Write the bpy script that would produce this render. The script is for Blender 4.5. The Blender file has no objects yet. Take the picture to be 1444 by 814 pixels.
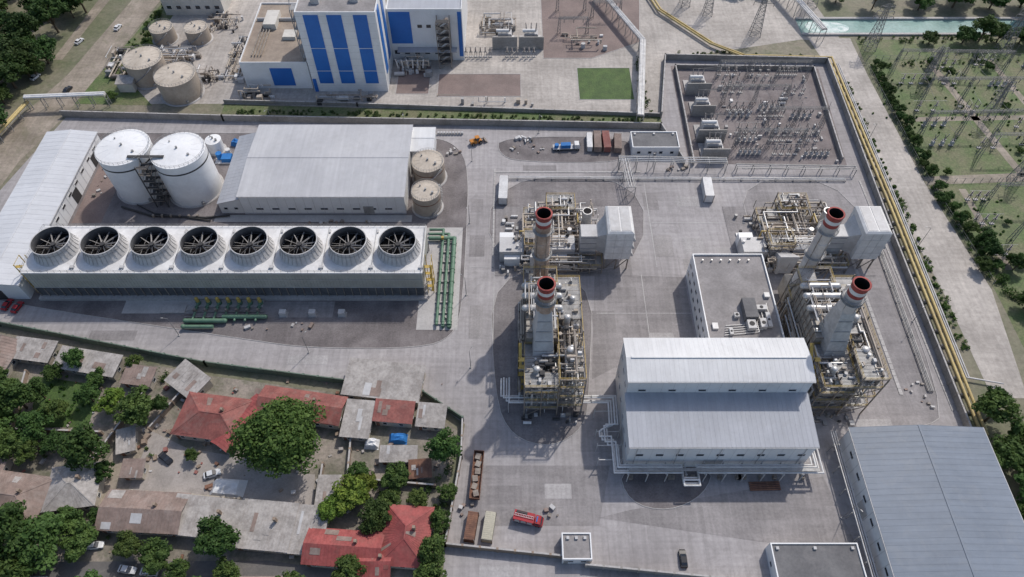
import bpy, math, random
from mathutils import Vector
import numpy as np
R=random.Random(11)
sc=bpy.context.scene
col=sc.collection

# ---------------------------------------------------------------- materials
MATS={}
def mat(name,c,c2=None,rough=.7,metal=0.,big=.08,fine=1.5,var=.12,brick=None,bump=0.,stain=.0,stainc=(.1,.09,.08),spec=.3,streak=None,sscale=.22):
    if name in MATS: return MATS[name]
    m=bpy.data.materials.new(name); m.use_nodes=True
    nt=m.node_tree; N=nt.nodes; L=nt.links
    b=N['Principled BSDF']; b.inputs['Roughness'].default_value=rough; b.inputs['Metallic'].default_value=metal
    b.inputs['Specular IOR Level'].default_value=spec
    g=N.new('ShaderNodeNewGeometry')
    if c2 is None: c2=tuple(x*.82 for x in c)
    n1=N.new('ShaderNodeTexNoise'); n1.inputs['Scale'].default_value=big; n1.inputs['Detail'].default_value=6; n1.inputs['Roughness'].default_value=.6
    L.new(g.outputs['Position'],n1.inputs['Vector'])
    r1=N.new('ShaderNodeValToRGB'); r1.color_ramp.elements[0].position=.38; r1.color_ramp.elements[1].position=.62
    r1.color_ramp.elements[0].color=(*c2,1); r1.color_ramp.elements[1].color=(*c,1)
    L.new(n1.outputs['Fac'],r1.inputs['Fac'])
    n2=N.new('ShaderNodeTexNoise'); n2.inputs['Scale'].default_value=fine; n2.inputs['Detail'].default_value=5; n2.inputs['Roughness'].default_value=.7
    L.new(g.outputs['Position'],n2.inputs['Vector'])
    mr=N.new('ShaderNodeMapRange'); mr.inputs[1].default_value=.3; mr.inputs[2].default_value=.7; mr.inputs[3].default_value=1-var; mr.inputs[4].default_value=1+var
    L.new(n2.outputs['Fac'],mr.inputs[0])
    mx=N.new('ShaderNodeVectorMath'); mx.operation='SCALE'
    L.new(r1.outputs['Color'],mx.inputs[0]); L.new(mr.outputs[0],mx.inputs['Scale'])
    out=mx.outputs[0]
    if streak:
        for (sx,sy,amt) in streak:
            vm=N.new('ShaderNodeVectorMath'); vm.operation='MULTIPLY'; vm.inputs[1].default_value=(sx,sy,.5); L.new(g.outputs['Position'],vm.inputs[0])
            ns=N.new('ShaderNodeTexNoise'); ns.inputs['Scale'].default_value=1.; ns.inputs['Detail'].default_value=4; ns.inputs['Distortion'].default_value=.4; L.new(vm.outputs[0],ns.inputs['Vector'])
            ms=N.new('ShaderNodeMapRange'); ms.inputs[1].default_value=.35; ms.inputs[2].default_value=.65; ms.inputs[3].default_value=1-amt; ms.inputs[4].default_value=1+amt*.6
            L.new(ns.outputs['Fac'],ms.inputs[0]); sv=N.new('ShaderNodeVectorMath'); sv.operation='SCALE'; L.new(out,sv.inputs[0]); L.new(ms.outputs[0],sv.inputs['Scale']); out=sv.outputs[0]
    if stain>0:
        n3=N.new('ShaderNodeTexNoise'); n3.inputs['Scale'].default_value=sscale; n3.inputs['Detail'].default_value=8; n3.inputs['Roughness'].default_value=.75; n3.inputs['Distortion'].default_value=1.
        L.new(g.outputs['Position'],n3.inputs['Vector'])
        r3=N.new('ShaderNodeMapRange'); r3.inputs[1].default_value=.5; r3.inputs[2].default_value=.72; r3.inputs[3].default_value=0; r3.inputs[4].default_value=stain
        L.new(n3.outputs['Fac'],r3.inputs[0])
        mm=N.new('ShaderNodeMix'); mm.data_type='RGBA'
        L.new(r3.outputs[0],mm.inputs['Factor']); L.new(out,mm.inputs['A']); mm.inputs['B'].default_value=(*stainc,1)
        out=mm.outputs['Result']
    if brick:
        w,h,mort,dark,var2=brick
        bt=N.new('ShaderNodeTexBrick'); bt.offset=0.; bt.inputs['Scale'].default_value=1.; bt.inputs['Brick Width'].default_value=w; bt.inputs['Row Height'].default_value=h
        bt.inputs['Mortar Size'].default_value=mort; bt.inputs['Mortar Smooth'].default_value=.3
        bt.inputs['Color1'].default_value=(1-var2,)*3+(1,); bt.inputs['Color2'].default_value=(1+var2,)*3+(1,); bt.inputs['Mortar'].default_value=(dark,)*3+(1,)
        L.new(g.outputs['Position'],bt.inputs['Vector'])
        m2=N.new('ShaderNodeVectorMath'); m2.operation='MULTIPLY'
        L.new(out,m2.inputs[0]); L.new(bt.outputs['Color'],m2.inputs[1]); out=m2.outputs[0]
    L.new(out,b.inputs['Base Color'])
    if bump>0:
        bp=N.new('ShaderNodeBump'); bp.inputs['Strength'].default_value=bump; bp.inputs['Distance'].default_value=.2
        L.new(n2.outputs['Fac'],bp.inputs['Height']); L.new(bp.outputs[0],b.inputs['Normal'])
    MATS[name]=m; return m
ST=[(.9,.05,.10),(.05,.7,.08)]
M_ground=mat('dry_ground',(.22,.19,.145),(.13,.135,.08),big=.03,fine=.6,var=.25,stain=.7,stainc=(.07,.1,.04))
M_conc=mat('road_concrete',(.375,.352,.35),(.295,.275,.273),big=.035,fine=.9,var=.10,brick=(6,6,.035,.84,.03),stain=.6,stainc=(.21,.195,.19),rough=.85,streak=ST)
M_paver=mat('dark_paving',(.195,.174,.172),(.13,.115,.114),big=.12,fine=2.,var=.24,stain=.6,stainc=(.26,.238,.23),rough=.9,streak=[(.5,.08,.1)],sscale=.12)
M_paver1=mat('unit_paving',(.225,.205,.203),(.165,.15,.149),big=.1,fine=1.8,var=.22,stain=.65,stainc=(.29,.27,.265),rough=.9,streak=ST,sscale=.15)
M_paver2=mat('mixed_paving',(.285,.265,.262),(.215,.2,.198),big=.07,fine=1.6,var=.15,stain=.55,stainc=(.35,.325,.32),rough=.9,brick=(7,7,.04,1.18,.05),streak=ST)
M_gravel=mat('gravel',(.225,.195,.19),(.16,.138,.135),big=.15,fine=3.,var=.25,rough=.95,stain=.5,stainc=(.31,.285,.27))
M_brown=mat('brown_earth',(.22,.165,.148),(.165,.125,.113),big=.1,fine=2,var=.2,stain=.3,stainc=(.28,.235,.21))
M_dust=mat('dusty_concrete',(.44,.4,.362),(.32,.29,.262),big=.05,fine=.8,var=.14,stain=.65,stainc=(.23,.205,.185),streak=ST)
M_dirt=mat('dirt',(.33,.28,.23),(.21,.178,.14),big=.08,fine=1.,var=.2,stain=.65,stainc=(.13,.13,.075),streak=ST)
M_yarddirt=mat('house_yard',(.28,.24,.205),(.14,.13,.1),big=.12,fine=1.2,var=.28,stain=.75,stainc=(.075,.1,.042))
M_court=mat('courtyard_paving',(.34,.305,.28),(.26,.235,.213),big=.1,fine=2,var=.14,stain=.45)
M_grass=mat('grass',(.07,.12,.03),(.045,.08,.022),big=.25,fine=2.,var=.35,bump=.4,stain=.35,stainc=(.12,.125,.055))
M_scrub=mat('scrub_grass',(.085,.128,.04),(.15,.145,.08),big=.1,fine=1.2,var=.4,stain=.75,stainc=(.045,.082,.022),bump=.4)
M_water=mat('canal_water',(.19,.32,.29),(.14,.255,.235),big=.1,fine=.8,var=.14,rough=.25,bump=.4,spec=.5)
M_foam=mat('foam',(.65,.7,.67),(.33,.46,.43),big=.4,fine=2,var=.2)
M_line=mat('road_paint',(.46,.45,.43),(.36,.345,.34),rough=.7,var=.25)
M_kerb=mat('kerb_concrete',(.42,.4,.385),var=.2)
M_wall=mat('boundary_concrete',(.33,.31,.29),(.24,.225,.205),var=.15,stain=.4)
M_gwall=mat('green_wall',(.12,.165,.13),(.1,.13,.1),var=.2)
M_white=mat('white_cladding',(.74,.74,.74),(.67,.668,.665),var=.03,big=.1,stain=.25,stainc=(.45,.42,.38),rough=.45)
M_cream=mat('cream_wall',(.58,.55,.5),(.48,.455,.41),var=.06,stain=.25)
RS=[(.9,.04,.06)]
M_wroof=mat('pale_metal_roof',(.475,.472,.48),(.42,.418,.43),big=.06,fine=.6,var=.04,stain=.4,stainc=(.35,.34,.335),rough=.5,streak=RS)
M_sroof=mat('bright_shed_roof',(.58,.585,.6),(.52,.525,.54),big=.06,fine=.6,var=.04,stain=.3,stainc=(.43,.425,.42),rough=.5,streak=[(.04,.9,.05)])
M_hroof=mat('light_metal_roof',(.62,.618,.615),(.55,.548,.55),big=.05,var=.03,stain=.35,stainc=(.44,.425,.41),rough=.45,streak=RS)
M_lroof=mat('grey_blue_roof',(.39,.40,.43),(.335,.345,.375),big=.05,var=.04,stain=.4,stainc=(.28,.28,.285),rough=.5,streak=RS)
M_broof=mat('slate_blue_roof',(.185,.215,.26),(.152,.18,.222),big=.05,fine=.6,var=.05,stain=.35,stainc=(.24,.25,.26),rough=.5,streak=[(.04,.9,.07)])
M_froof=mat('flat_felt_roof',(.3,.28,.275),(.22,.205,.2),big=.12,fine=1.4,var=.14,stain=.5,stainc=(.14,.13,.125),rough=.9)
M_droof=mat('dark_felt_roof',(.17,.167,.168),(.13,.127,.13),big=.15,var=.14,rough=.9,stain=.4,stainc=(.25,.235,.23))
M_brroof=mat('brown_roof',(.33,.27,.215),(.25,.2,.16),big=.15,var=.14,stain=.4,stainc=(.19,.155,.125))
M_glass=mat('window_glass',(.03,.035,.045),rough=.12,var=.02,spec=.6)
M_blue=mat('blue_cladding',(.03,.15,.46),(.026,.125,.4),var=.06,rough=.4)
M_bluec=mat('blue_plastic',(.03,.17,.45),var=.1)
M_dark=mat('dark_metal',(.06,.058,.058),(.042,.04,.04),var=.2)
M_black=mat('soot_and_hole_shade',(.014,.012,.012),var=.2,rough=.9)  # flue lining; also the painted shade of fan pits and vent openings
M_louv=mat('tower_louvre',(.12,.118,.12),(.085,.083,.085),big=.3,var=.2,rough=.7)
M_steel=mat('galvanised_steel',(.34,.335,.33),(.25,.245,.24),big=.5,var=.15,rough=.55,metal=.2)
M_steel2=mat('weathered_steel',(.29,.255,.22),(.18,.155,.135),big=.5,var=.2,rough=.6,stain=.5,stainc=(.2,.12,.07))
M_gsteel=mat('dull_gantry_steel',(.25,.24,.235),(.18,.175,.17),big=.5,var=.15,rough=.7)
M_casing=mat('boiler_casing',(.36,.335,.3),(.25,.23,.205),big=.4,var=.15,rough=.55,metal=.1,stain=.6,stainc=(.19,.14,.1))
M_lgrey=mat('light_grey_paint',(.5,.49,.485),(.42,.41,.405),big=.3,var=.08,rough=.5,stain=.35,stainc=(.3,.265,.23))
M_silver=mat('insulation_jacket',(.56,.55,.54),(.44,.43,.42),big=.6,var=.1,rough=.4,metal=.35,stain=.3,stainc=(.3,.25,.2))
M_stackA=mat('stack_weathered',(.43,.32,.25),(.31,.215,.16),big=.15,fine=.7,var=.15,rough=.6,stain=.7,stainc=(.55,.5,.45),sscale=.5)
M_stackB=mat('stack_pale',(.6,.565,.535),(.5,.45,.415),big=.15,var=.1,rough=.5,stain=.5,stainc=(.38,.31,.27),sscale=.5)
M_red=mat('red_paint',(.32,.06,.052),(.24,.045,.04),var=.2,rough=.6,big=.6,stain=.45,stainc=(.3,.17,.14),sscale=1.)
M_vred=mat('vehicle_red',(.36,.03,.038),(.3,.026,.032),var=.05,rough=.35)
M_wpaint=mat('white_paint',(.68,.67,.655),(.58,.565,.55),big=.4,var=.08,rough=.45)
M_tank=mat('tank_white',(.77,.768,.765),(.7,.696,.692),big=.08,var=.03,rough=.4,stain=.22,stainc=(.55,.5,.45),streak=[(.5,.5,.04)])
M_btank=mat('tank_beige',(.42,.36,.3),(.34,.285,.23),big=.15,var=.1,rough=.6,stain=.5,stainc=(.25,.19,.145))
M_btop=mat('tank_beige_top',(.52,.455,.38),(.42,.365,.3),big=.2,var=.1,stain=.4,stainc=(.3,.24,.185))
M_green=mat('green_pipe',(.12,.215,.145),(.09,.165,.11),big=.4,var=.15,rough=.5,stain=.35,stainc=(.2,.22,.18))
M_yel=mat('yellow_paint',(.52,.37,.1),(.4,.28,.08),big=.3,var=.15,rough=.55)
M_ypipe=mat('yellow_pipe',(.54,.42,.18),(.43,.33,.15),big=.2,var=.15,rough=.6,stain=.4,stainc=(.35,.27,.17))
M_ctbeige=mat('tower_casing',(.4,.395,.355),(.335,.33,.295),big=.2,var=.08,stain=.3,stainc=(.27,.25,.21))
M_ctdeck=mat('tower_deck',(.69,.685,.68),(.58,.57,.565),big=.2,var=.06,stain=.45,stainc=(.43,.41,.385))
M_rust=mat('rust',(.22,.115,.075),(.14,.075,.055),big=.5,var=.2,rough=.85)
M_rtile=mat('red_tin_roof',(.29,.105,.088),(.2,.072,.062),big=.3,fine=1.5,var=.2,rough=.65,stain=.7,stainc=(.25,.17,.145))
M_rtile2=mat('bright_red_roof',(.33,.085,.078),(.24,.06,.056),big=.3,fine=1.5,var=.2,rough=.65,stain=.5,stainc=(.22,.11,.092))
M_btile=mat('brown_tin_roof',(.27,.2,.17),(.19,.142,.12),big=.3,fine=1.5,var=.15,stain=.6,stainc=(.34,.295,.265))
M_asb=mat('asbestos_roof',(.41,.38,.355),(.29,.267,.248),big=.3,fine=1.2,var=.14,rough=.9,stain=.6,stainc=(.2,.17,.152))
M_plaster=mat('plaster',(.48,.425,.35),(.38,.335,.275),var=.12,stain=.3)
M_mud=mat('mud_brick',(.3,.23,.175),(.22,.168,.13),var=.2)
M_bark=mat('bark',(.12,.09,.06),var=.2,fine=5)
M_insul=mat('porcelain',(.4,.37,.345),(.25,.195,.167),big=1.,var=.15,rough=.4)
M_tyre=mat('tyre_rubber',(.02,.02,.02),rough=.9)
M_tarp=mat('white_tarp',(.68,.68,.68),var=.08)
M_carwhite=mat('car_white',(.7,.7,.7),rough=.25,var=.02,spec=.5)
M_carblack=mat('car_black',(.02,.02,.022),rough=.2,var=.02,spec=.6)
M_beige=mat('beige_container',(.47,.435,.345),(.4,.37,.29),var=.14)
M_orange=mat('orange_paint',(.55,.22,.04),var=.1)

def leafmat():
    m=bpy.data.materials.new('foliage'); m.use_nodes=True; nt=m.node_tree; N=nt.nodes; L=nt.links
    b=N['Principled BSDF']; b.inputs['Roughness'].default_value=.65; b.inputs['Specular IOR Level'].default_value=.2
    g=N.new('ShaderNodeNewGeometry'); n=N.new('ShaderNodeTexNoise'); n.inputs['Scale'].default_value=.55; n.inputs['Detail'].default_value=4
    L.new(g.outputs['Position'],n.inputs['Vector'])
    r=N.new('ShaderNodeValToRGB'); e=r.color_ramp.elements; e[0].position=.36; e[1].position=.64
    e[0].color=(.045,.078,.024,1); e[1].color=(.105,.15,.047,1)
    L.new(n.outputs['Fac'],r.inputs['Fac'])
    oi=N.new('ShaderNodeObjectInfo'); mv=N.new('ShaderNodeVectorMath'); mv.operation='MULTIPLY'
    L.new(r.outputs['Color'],mv.inputs[0]); L.new(oi.outputs['Color'],mv.inputs[1])
    L.new(mv.outputs[0],b.inputs['Base Color'])
    t=N.new('ShaderNodeBsdfTranslucent'); L.new(mv.outputs[0],t.inputs['Color'])
    mix=N.new('ShaderNodeMixShader'); mix.inputs[0].default_value=.3
    L.new(b.outputs[0],mix.inputs[1]); L.new(t.outputs[0],mix.inputs[2]); L.new(mix.outputs[0],N['Material Output'].inputs['Surface'])
    return m
M_leaf=leafmat()

# ---------------------------------------------------------------- mesh builder
class MB:
    def __init__(s,name,loc=(0,0,0),rot=0.):
        s.name=name; s.loc=Vector(loc); s.rot=rot; s.parts={}; s.cur=None
    def p(s,pn,m):
        if pn not in s.parts: s.parts[pn]=[[],[],[],m]
        s.cur=s.parts[pn]; return s
    def add(s,vs,fs,sm=False):
        c=s.cur; o=len(c[0])
        c[0].extend([(v[0],v[1],v[2]) for v in vs]); c[1].extend([tuple(i+o for i in f) for f in fs]); c[2].extend([sm]*len(fs))
    BF=[(0,3,2,1),(4,5,6,7),(0,1,5,4),(1,2,6,5),(2,3,7,6),(3,0,4,7)]
    def box(s,x0,x1,y0,y1,z0,z1):
        s.add([(x0,y0,z0),(x1,y0,z0),(x1,y1,z0),(x0,y1,z0),(x0,y0,z1),(x1,y0,z1),(x1,y1,z1),(x0,y1,z1)],MB.BF)
    def hexa(s,b,t): s.add(list(b)+list(t),MB.BF)
    def obox(s,cx,cy,z0,z1,sx,sy,rz):
        c,si=math.cos(rz),math.sin(rz); q=[(-sx/2,-sy/2),(sx/2,-sy/2),(sx/2,sy/2),(-sx/2,sy/2)]
        w=[(cx+a*c-b*si,cy+a*si+b*c) for a,b in q]
        s.add([(a,b,z0) for a,b in w]+[(a,b,z1) for a,b in w],MB.BF)
    def beam(s,p0,p1,w,h=None):
        h=h or w; p0=Vector(p0);p1=Vector(p1); d=p1-p0
        if d.length<1e-6: return
        d.normalize(); u=Vector((0,0,1)) if abs(d.z)<.95 else Vector((1,0,0))
        a=d.cross(u).normalized()*w/2; b=a.cross(d).normalized()*h/2
        s.add([p0-a-b,p0+a-b,p0+a+b,p0-a+b,p1-a-b,p1+a-b,p1+a+b,p1-a+b],MB.BF)
    def cyl(s,p0,p1,r0,r1=None,n=12,caps=(1,1)):
        if r1 is None: r1=r0
        p0=Vector(p0);p1=Vector(p1); d=(p1-p0).normalized(); u=Vector((0,0,1)) if abs(d.z)<.95 else Vector((1,0,0))
        a=d.cross(u).normalized(); b=d.cross(a)
        A=[];B=[]
        for i in range(n):
            t=2*math.pi*i/n; o=a*math.cos(t)+b*math.sin(t); A.append(p0+o*r0); B.append(p1+o*r1)
        s.add(A+B,[(i,(i+1)%n,n+(i+1)%n,n+i) for i in range(n)],True)
        if caps[0]: s.add(A,[tuple(range(n))[::-1]])
        if caps[1]: s.add(B,[tuple(range(n))])
    def lathe(s,cx,cy,prof,n=40):
        vs=[];fs=[]
        for r,z in prof:
            for i in range(n):
                t=2*math.pi*i/n; vs.append((cx+r*math.cos(t),cy+r*math.sin(t),z))
        for k in range(len(prof)-1):
            for i in range(n):
                fs.append((k*n+i,k*n+(i+1)%n,(k+1)*n+(i+1)%n,(k+1)*n+i))
        s.add(vs,fs,True)
    def sph(s,c,r,n=8,m=5,sz=1.):
        vs=[(c[0],c[1],c[2]-r*sz)];fs=[]
        for j in range(1,m):
            ph=-math.pi/2+math.pi*j/m
            for i in range(n):
                t=2*math.pi*i/n; vs.append((c[0]+r*math.cos(ph)*math.cos(t),c[1]+r*math.cos(ph)*math.sin(t),c[2]+r*sz*math.sin(ph)))
        vs.append((c[0],c[1],c[2]+r*sz)); k=len(vs)-1
        for i in range(n): fs.append((0,1+(i+1)%n,1+i))
        for j in range(m-2):
            for i in range(n): fs.append((1+j*n+i,1+j*n+(i+1)%n,1+(j+1)*n+(i+1)%n,1+(j+1)*n+i))
        for i in range(n): fs.append((k,1+(m-2)*n+i,1+(m-2)*n+(i+1)%n))
        s.add(vs,fs,True)
    def pipe(s,pts,r,n=8):
        for a,b in zip(pts,pts[1:]):
            if (Vector(a)-Vector(b)).length>1e-4: s.cyl(a,b,r,n=n)
        for a in pts[1:-1]: s.sph(a,r*1.08,n,5)
    def slab(s,A,B,C,D,t=.15):
        q=[Vector(v) for v in (A,B,C,D)]
        s.add([v-Vector((0,0,t)) for v in q]+q,MB.BF)
    def ribs(s,A,B,C,D,pitch,w=.06,h=.035):
        A,B,C,D=[Vector(v) for v in (A,B,C,D)]; L=(B-A).length; n=max(1,int(L/pitch))
        for i in range(n+1):
            f=i/n; s.beam(A.lerp(B,f)+Vector((0,0,h*.4)),D.lerp(C,f)+Vector((0,0,h*.4)),w,h)
    def win(s,side,a,z,w,h,x0,x1,y0,y1,frame=None,glass=None):
        frame=frame or M_wpaint; glass=glass or M_glass
        def bx(pn,m,a0,a1,z0,z1,o0,o1):
            s.p(pn,m)
            if side=='S': s.box(a0,a1,y0-o1,y0-o0,z0,z1)
            if side=='N': s.box(a0,a1,y1+o0,y1+o1,z0,z1)
            if side=='W': s.box(x0-o1,x0-o0,a0,a1,z0,z1)
            if side=='E': s.box(x1+o0,x1+o1,a0,a1,z0,z1)
        bx('window_glass',glass,a-w/2,a+w/2,z,z+h,.003,.04)
        t=.09
        bx('window_frames',frame,a-w/2-t,a+w/2+t,z-t,z,.003,.1); bx('window_frames',frame,a-w/2-t,a+w/2+t,z+h,z+h+t,.003,.1)
        bx('window_frames',frame,a-w/2-t,a-w/2,z,z+h,.003,.1); bx('window_frames',frame,a+w/2,a+w/2+t,z,z+h,.003,.1)
    def build(s):
        parent=None; multi=len(s.parts)>1
        if multi:
            parent=bpy.data.objects.new(s.name,None); parent.empty_display_size=.5; col.objects.link(parent)
            parent.location=s.loc; parent.rotation_euler=(0,0,s.rot)
        res=parent
        for pn,(v,f,sm,m) in s.parts.items():
            if not f: continue
            me=bpy.data.meshes.new(pn if multi else s.name); me.from_pydata(v,[],f); me.materials.append(m)
            me.polygons.foreach_set('use_smooth',sm); me.update()
            o=bpy.data.objects.new(pn if multi else s.name,me); col.objects.link(o)
            if multi: o.parent=parent
            else: o.location=s.loc; o.rotation_euler=(0,0,s.rot); res=o
        return res

def chaikin(pts,it=2):
    for _ in range(it):
        q=[]
        for i in range(len(pts)):
            a=pts[i];b=pts[(i+1)%len(pts)]
            q+= [(a[0]*.75+b[0]*.25,a[1]*.75+b[1]*.25),(a[0]*.25+b[0]*.75,a[1]*.25+b[1]*.75)]
        pts=q
    return pts
def sheet(name,pts,z,m):
    me=bpy.data.meshes.new(name); me.from_pydata([(x,y,z) for x,y in pts],[],[tuple(range(len(pts)))]); me.materials.append(m)
    if me.polygons[0].normal.z<0: me.flip_normals()
    o=bpy.data.objects.new(name,me); col.objects.link(o); return o
def rect(x0,x1,y0,y1): return [(x0,y0),(x1,y0),(x1,y1),(x0,y1)]
def kerb(pts,name='kerb',w=.2,h=.12,closed=True,z=0,m=None):
    b=MB(name); b.p('kerb',m or M_kerb); n=len(pts)
    for i in range(n if closed else n-1):
        a=pts[i];c=pts[(i+1)%n]; b.beam((a[0],a[1],z+h/2),(c[0],c[1],z+h/2),w,h)
    b.build()
def wall(name,pts,h,m,t=.3,post=4.,cap=True):
    b=MB(name)
    for a,c in zip(pts,pts[1:]):
        A=Vector((*a,0));C=Vector((*c,0)); b.p('panels',m); b.beam(A+Vector((0,0,h/2)),C+Vector((0,0,h/2)),t,h)
        n=max(1,int((C-A).length/post)); b.p('posts',m)
        for i in range(n+1):
            q=A.lerp(C,i/n); b.box(q.x-.28,q.x+.28,q.y-.28,q.y+.28,0,h+.15)
        if cap: b.p('coping',M_kerb); b.beam(A+Vector((0,0,h+.06)),C+Vector((0,0,h+.06)),t+.15,.1)
    return b.build()

# ---------------------------------------------------------------- vegetation
def leaf_arrays(rng,centers,radii,per,size):
    cs=np.repeat(centers,per,axis=0); rs=np.repeat(radii,per)
    n=len(cs); d=rng.normal(size=(n,3)); d/=np.linalg.norm(d,axis=1)[:,None]
    rr=rs*(rng.random(n)**.4); c=cs+d*rr[:,None]*np.array([1,1,.8])
    a=rng.normal(size=(n,3)); nrm=d*.8+a*.5+np.array([0,0,.4]); nrm/=np.linalg.norm(nrm,axis=1)[:,None]
    t=np.cross(nrm,rng.normal(size=(n,3))); t/=np.linalg.norm(t,axis=1)[:,None]; b=np.cross(nrm,t)
    s=(size*(.6+.8*rng.random(n)))[:,None]
    v=np.stack([c-t*s-b*s*.6,c+t*s-b*s*.6,c+t*s+b*s*.6,c-t*s+b*s*.6],axis=1).reshape(-1,3)
    f=np.arange(n*4).reshape(-1,4)
    return v,f
def tree_mesh(seed,Rr,nclump,per,size,tall=1.):
    rng=np.random.default_rng(seed)
    b=MB('t'); b.p('w',M_bark); zc=Rr*1.1*tall; 
    b.cyl((0,0,-.1),(0,0,zc*.6),Rr*.07,Rr*.045,8); b.cyl((0,0,zc*.6),(.1,0,zc*1.2),Rr*.045,Rr*.015,6)
    cen=[];rad=[]
    for i in range(nclump):
        d=rng.normal(size=3); d/=np.linalg.norm(d); 
        if d[2]<-.35: d[2]*=-.5
        k=(.3+.52*rng.random()**.6)
        lob=1+.15*math.sin(3*math.atan2(d[1],d[0])+seed)+.08*math.sin(5*math.atan2(d[1],d[0])+seed*2)
        p=np.array([d[0]*Rr*k*lob,d[1]*Rr*k*lob,zc+d[2]*Rr*.8*k*tall]); cen.append(p); rad.append(Rr*(.17+.18*rng.random()))
    for i in range(0,min(nclump,14)):
        p=cen[i]; b.cyl((0,0,zc*(.35+.3*rng.random())),tuple(p),Rr*.025,Rr*.008,5,caps=(0,0))
    v,f=leaf_arrays(rng,np.array(cen),np.array(rad),per,size)
    bv,bf,bs,_=b.cur; nb=len(bv)
    me=bpy.data.meshes.new('tree'); me.from_pydata(list(bv)+v.tolist(),[],list(bf)+(f+nb).tolist())
    me.materials.append(M_bark); me.materials.append(M_leaf)
    mi=[0]*len(bf)+[1]*len(f); me.polygons.foreach_set('material_index',mi); me.update(); return me
TM=[tree_mesh(s,5.,44,95,.26,t) for s,t in ((1,1.),(2,1.1),(3,.9),(4,1.2),(5,1.),(6,.85))]
TBIG=tree_mesh(9,11.,150,160,.32,.75)
def tree(x,y,r,c=(1,1,1),me=None,name='tree'):
    o=bpy.data.objects.new(name,me or R.choice(TM)); k=r/5. if me is None else r/11.
    o.location=(x,y,0); o.scale=(k,k*R.uniform(.88,1.1),k*R.uniform(.8,1.1)); o.rotation_euler=(0,0,R.uniform(0,6.28))
    j=R.uniform(.75,1.2); o.color=(c[0]*j*R.uniform(.85,1.2),c[1]*j,c[2]*j,1); col.objects.link(o)
def shrubs(name,pts,w,h,dens=1.,size=.22,c=(1,1,1),seed=0):
    rng=np.random.default_rng(seed+50); cen=[];rad=[]
    for a,b in zip(pts,pts[1:]):
        L=math.hypot(b[0]-a[0],b[1]-a[1]); n=max(2,int(L*w*.35*dens))
        for i in range(n):
            f=rng.random(); off=(rng.random()-.5)*w; nx,ny=-(b[1]-a[1])/L,(b[0]-a[0])/L
            hh=h*(.4+.6*rng.random()); cen.append((a[0]+(b[0]-a[0])*f+nx*off,a[1]+(b[1]-a[1])*f+ny*off,hh*.5)); rad.append(max(.35,hh*.55))
    v,f=leaf_arrays(rng,np.array(cen),np.array(rad),26,size); v[:,2]=np.maximum(v[:,2],.03)
    me=bpy.data.meshes.new(name); me.from_pydata(v.tolist(),[],f.tolist()); me.materials.append(M_leaf)
    o=bpy.data.objects.new(name,me); o.color=(*c,1); col.objects.link(o)

# ---------------------------------------------------------------- ground
sheet('ground',rect(-2500,2500,-2500,2500),0,M_ground)
sheet('plant_pavement',[(-171,214),(56,207),(63,250),(129,248),(125.5,155),(124,20),(-18,20),(-16.5,53),(-13,86),(-25,95),(-89,104.5),(-155,119),(-180,122),(-182,165)],.02,M_conc)
lb=[(-153,205),(-60,205),(-29,203),(-20,198),(-15.5,186),(-15.2,150),(-15.5,124),(-18,114.5),(-27,110.5),(-60,110.5),(-79,113.5),(-158,127),(-169,131),(-169,205)]
for nm,p,mt in (('yard_paving',lb,M_paver),('yard_paving',[(-5,203),(46,203),(44,189),(2,189.5),(-5,194)],M_paver),
    ('unit_paving',[(-7,182),(47,182),(42,138),(-8,140)],M_paver1),
    ('unit_paving',[(-7,139.5),(26,139),(22,96),(20,85),(11,79),(0,82),(-5,94)],M_paver1),
    ('unit_paving',[(80,181),(122,181),(122.5,90),(112,84),(84,85),(83,116),(80,150)],M_paver2),
    ('hall_paving',[(28,74),(54,74),(50,66),(40,61.5),(30,64)],M_paver)):
    q=chaikin(p,2); sheet(nm,q,.04,mt); kerb(q,w=.18,h=.14,z=.02)
sheet('mixed_paving',[(26.5,139),(42.5,137.5),(55,137),(55,100),(30,104),(23,100)],.04,M_paver2)
sheet('mixed_paving',[(30,62),(82,71),(86,52),(62,54),(22,60)],.035,M_paver2)
sheet('mixed_paving',[(-12,74),(26,74),(22,58),(-13,58)],.035,M_paver2)
sheet('brown_plot',rect(-149,-139,160,203),.06,M_brown)
sheet('substation_gravel',[(65,246),(125,244),(121,187),(64,189)],.05,M_gravel)
M_pad=mat('pad_concrete',(.45,.43,.415),(.36,.345,.333),var=.12,stain=.5,stainc=(.28,.26,.24))
sheet('concrete_pad',rect(-29,-16.5,117,158),.07,M_pad); sheet('concrete_pad',rect(-120,-98,123,128.2),.07,M_pad); sheet('concrete_pad',rect(-98,-55,121.5,127.5),.075,M_paver2)
sheet('concrete_pad',rect(-101,-34,160.5,163.6),.07,M_pad)
rr=random.Random(31)
M_patch=[mat('slab_repair_%s'%n,c,tuple(x*.82 for x in c),var=.18,stain=.5,stainc=(.29,.27,.26),streak=ST) for n,c in (('dark',(.24,.222,.22)),('mid',(.3,.28,.275)),('pale',(.375,.355,.35)))]
for (x,y,w,d) in ((-11.5,150,5,9),(-11,120,4,12),(-12,168,4,6),(50,150,6,9),(50,128,5,11),(62,170,10,5),(48,170,5,8),(28,120,7,8),(36,130,6,6),(45,112,7,8),(-2,66,9,5),(12,67,7,4),(25,45,12,6),(66,62,9,5),(100,86,10,3),(118,150,4,10),(-60,106.5,12,3),(-120,115,14,3.5),(10,186.5,12,2.6),(-40,207,14,2.4),(60,150,7,7),(70,146,6,6),(60,142,9,5),(-3,46,10,5)):
    sheet('slab_repair',rect(x-w/2,x+w/2,y-d/2,y+d/2),.055+R.uniform(0,.004),rr.choice(M_patch))
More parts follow.
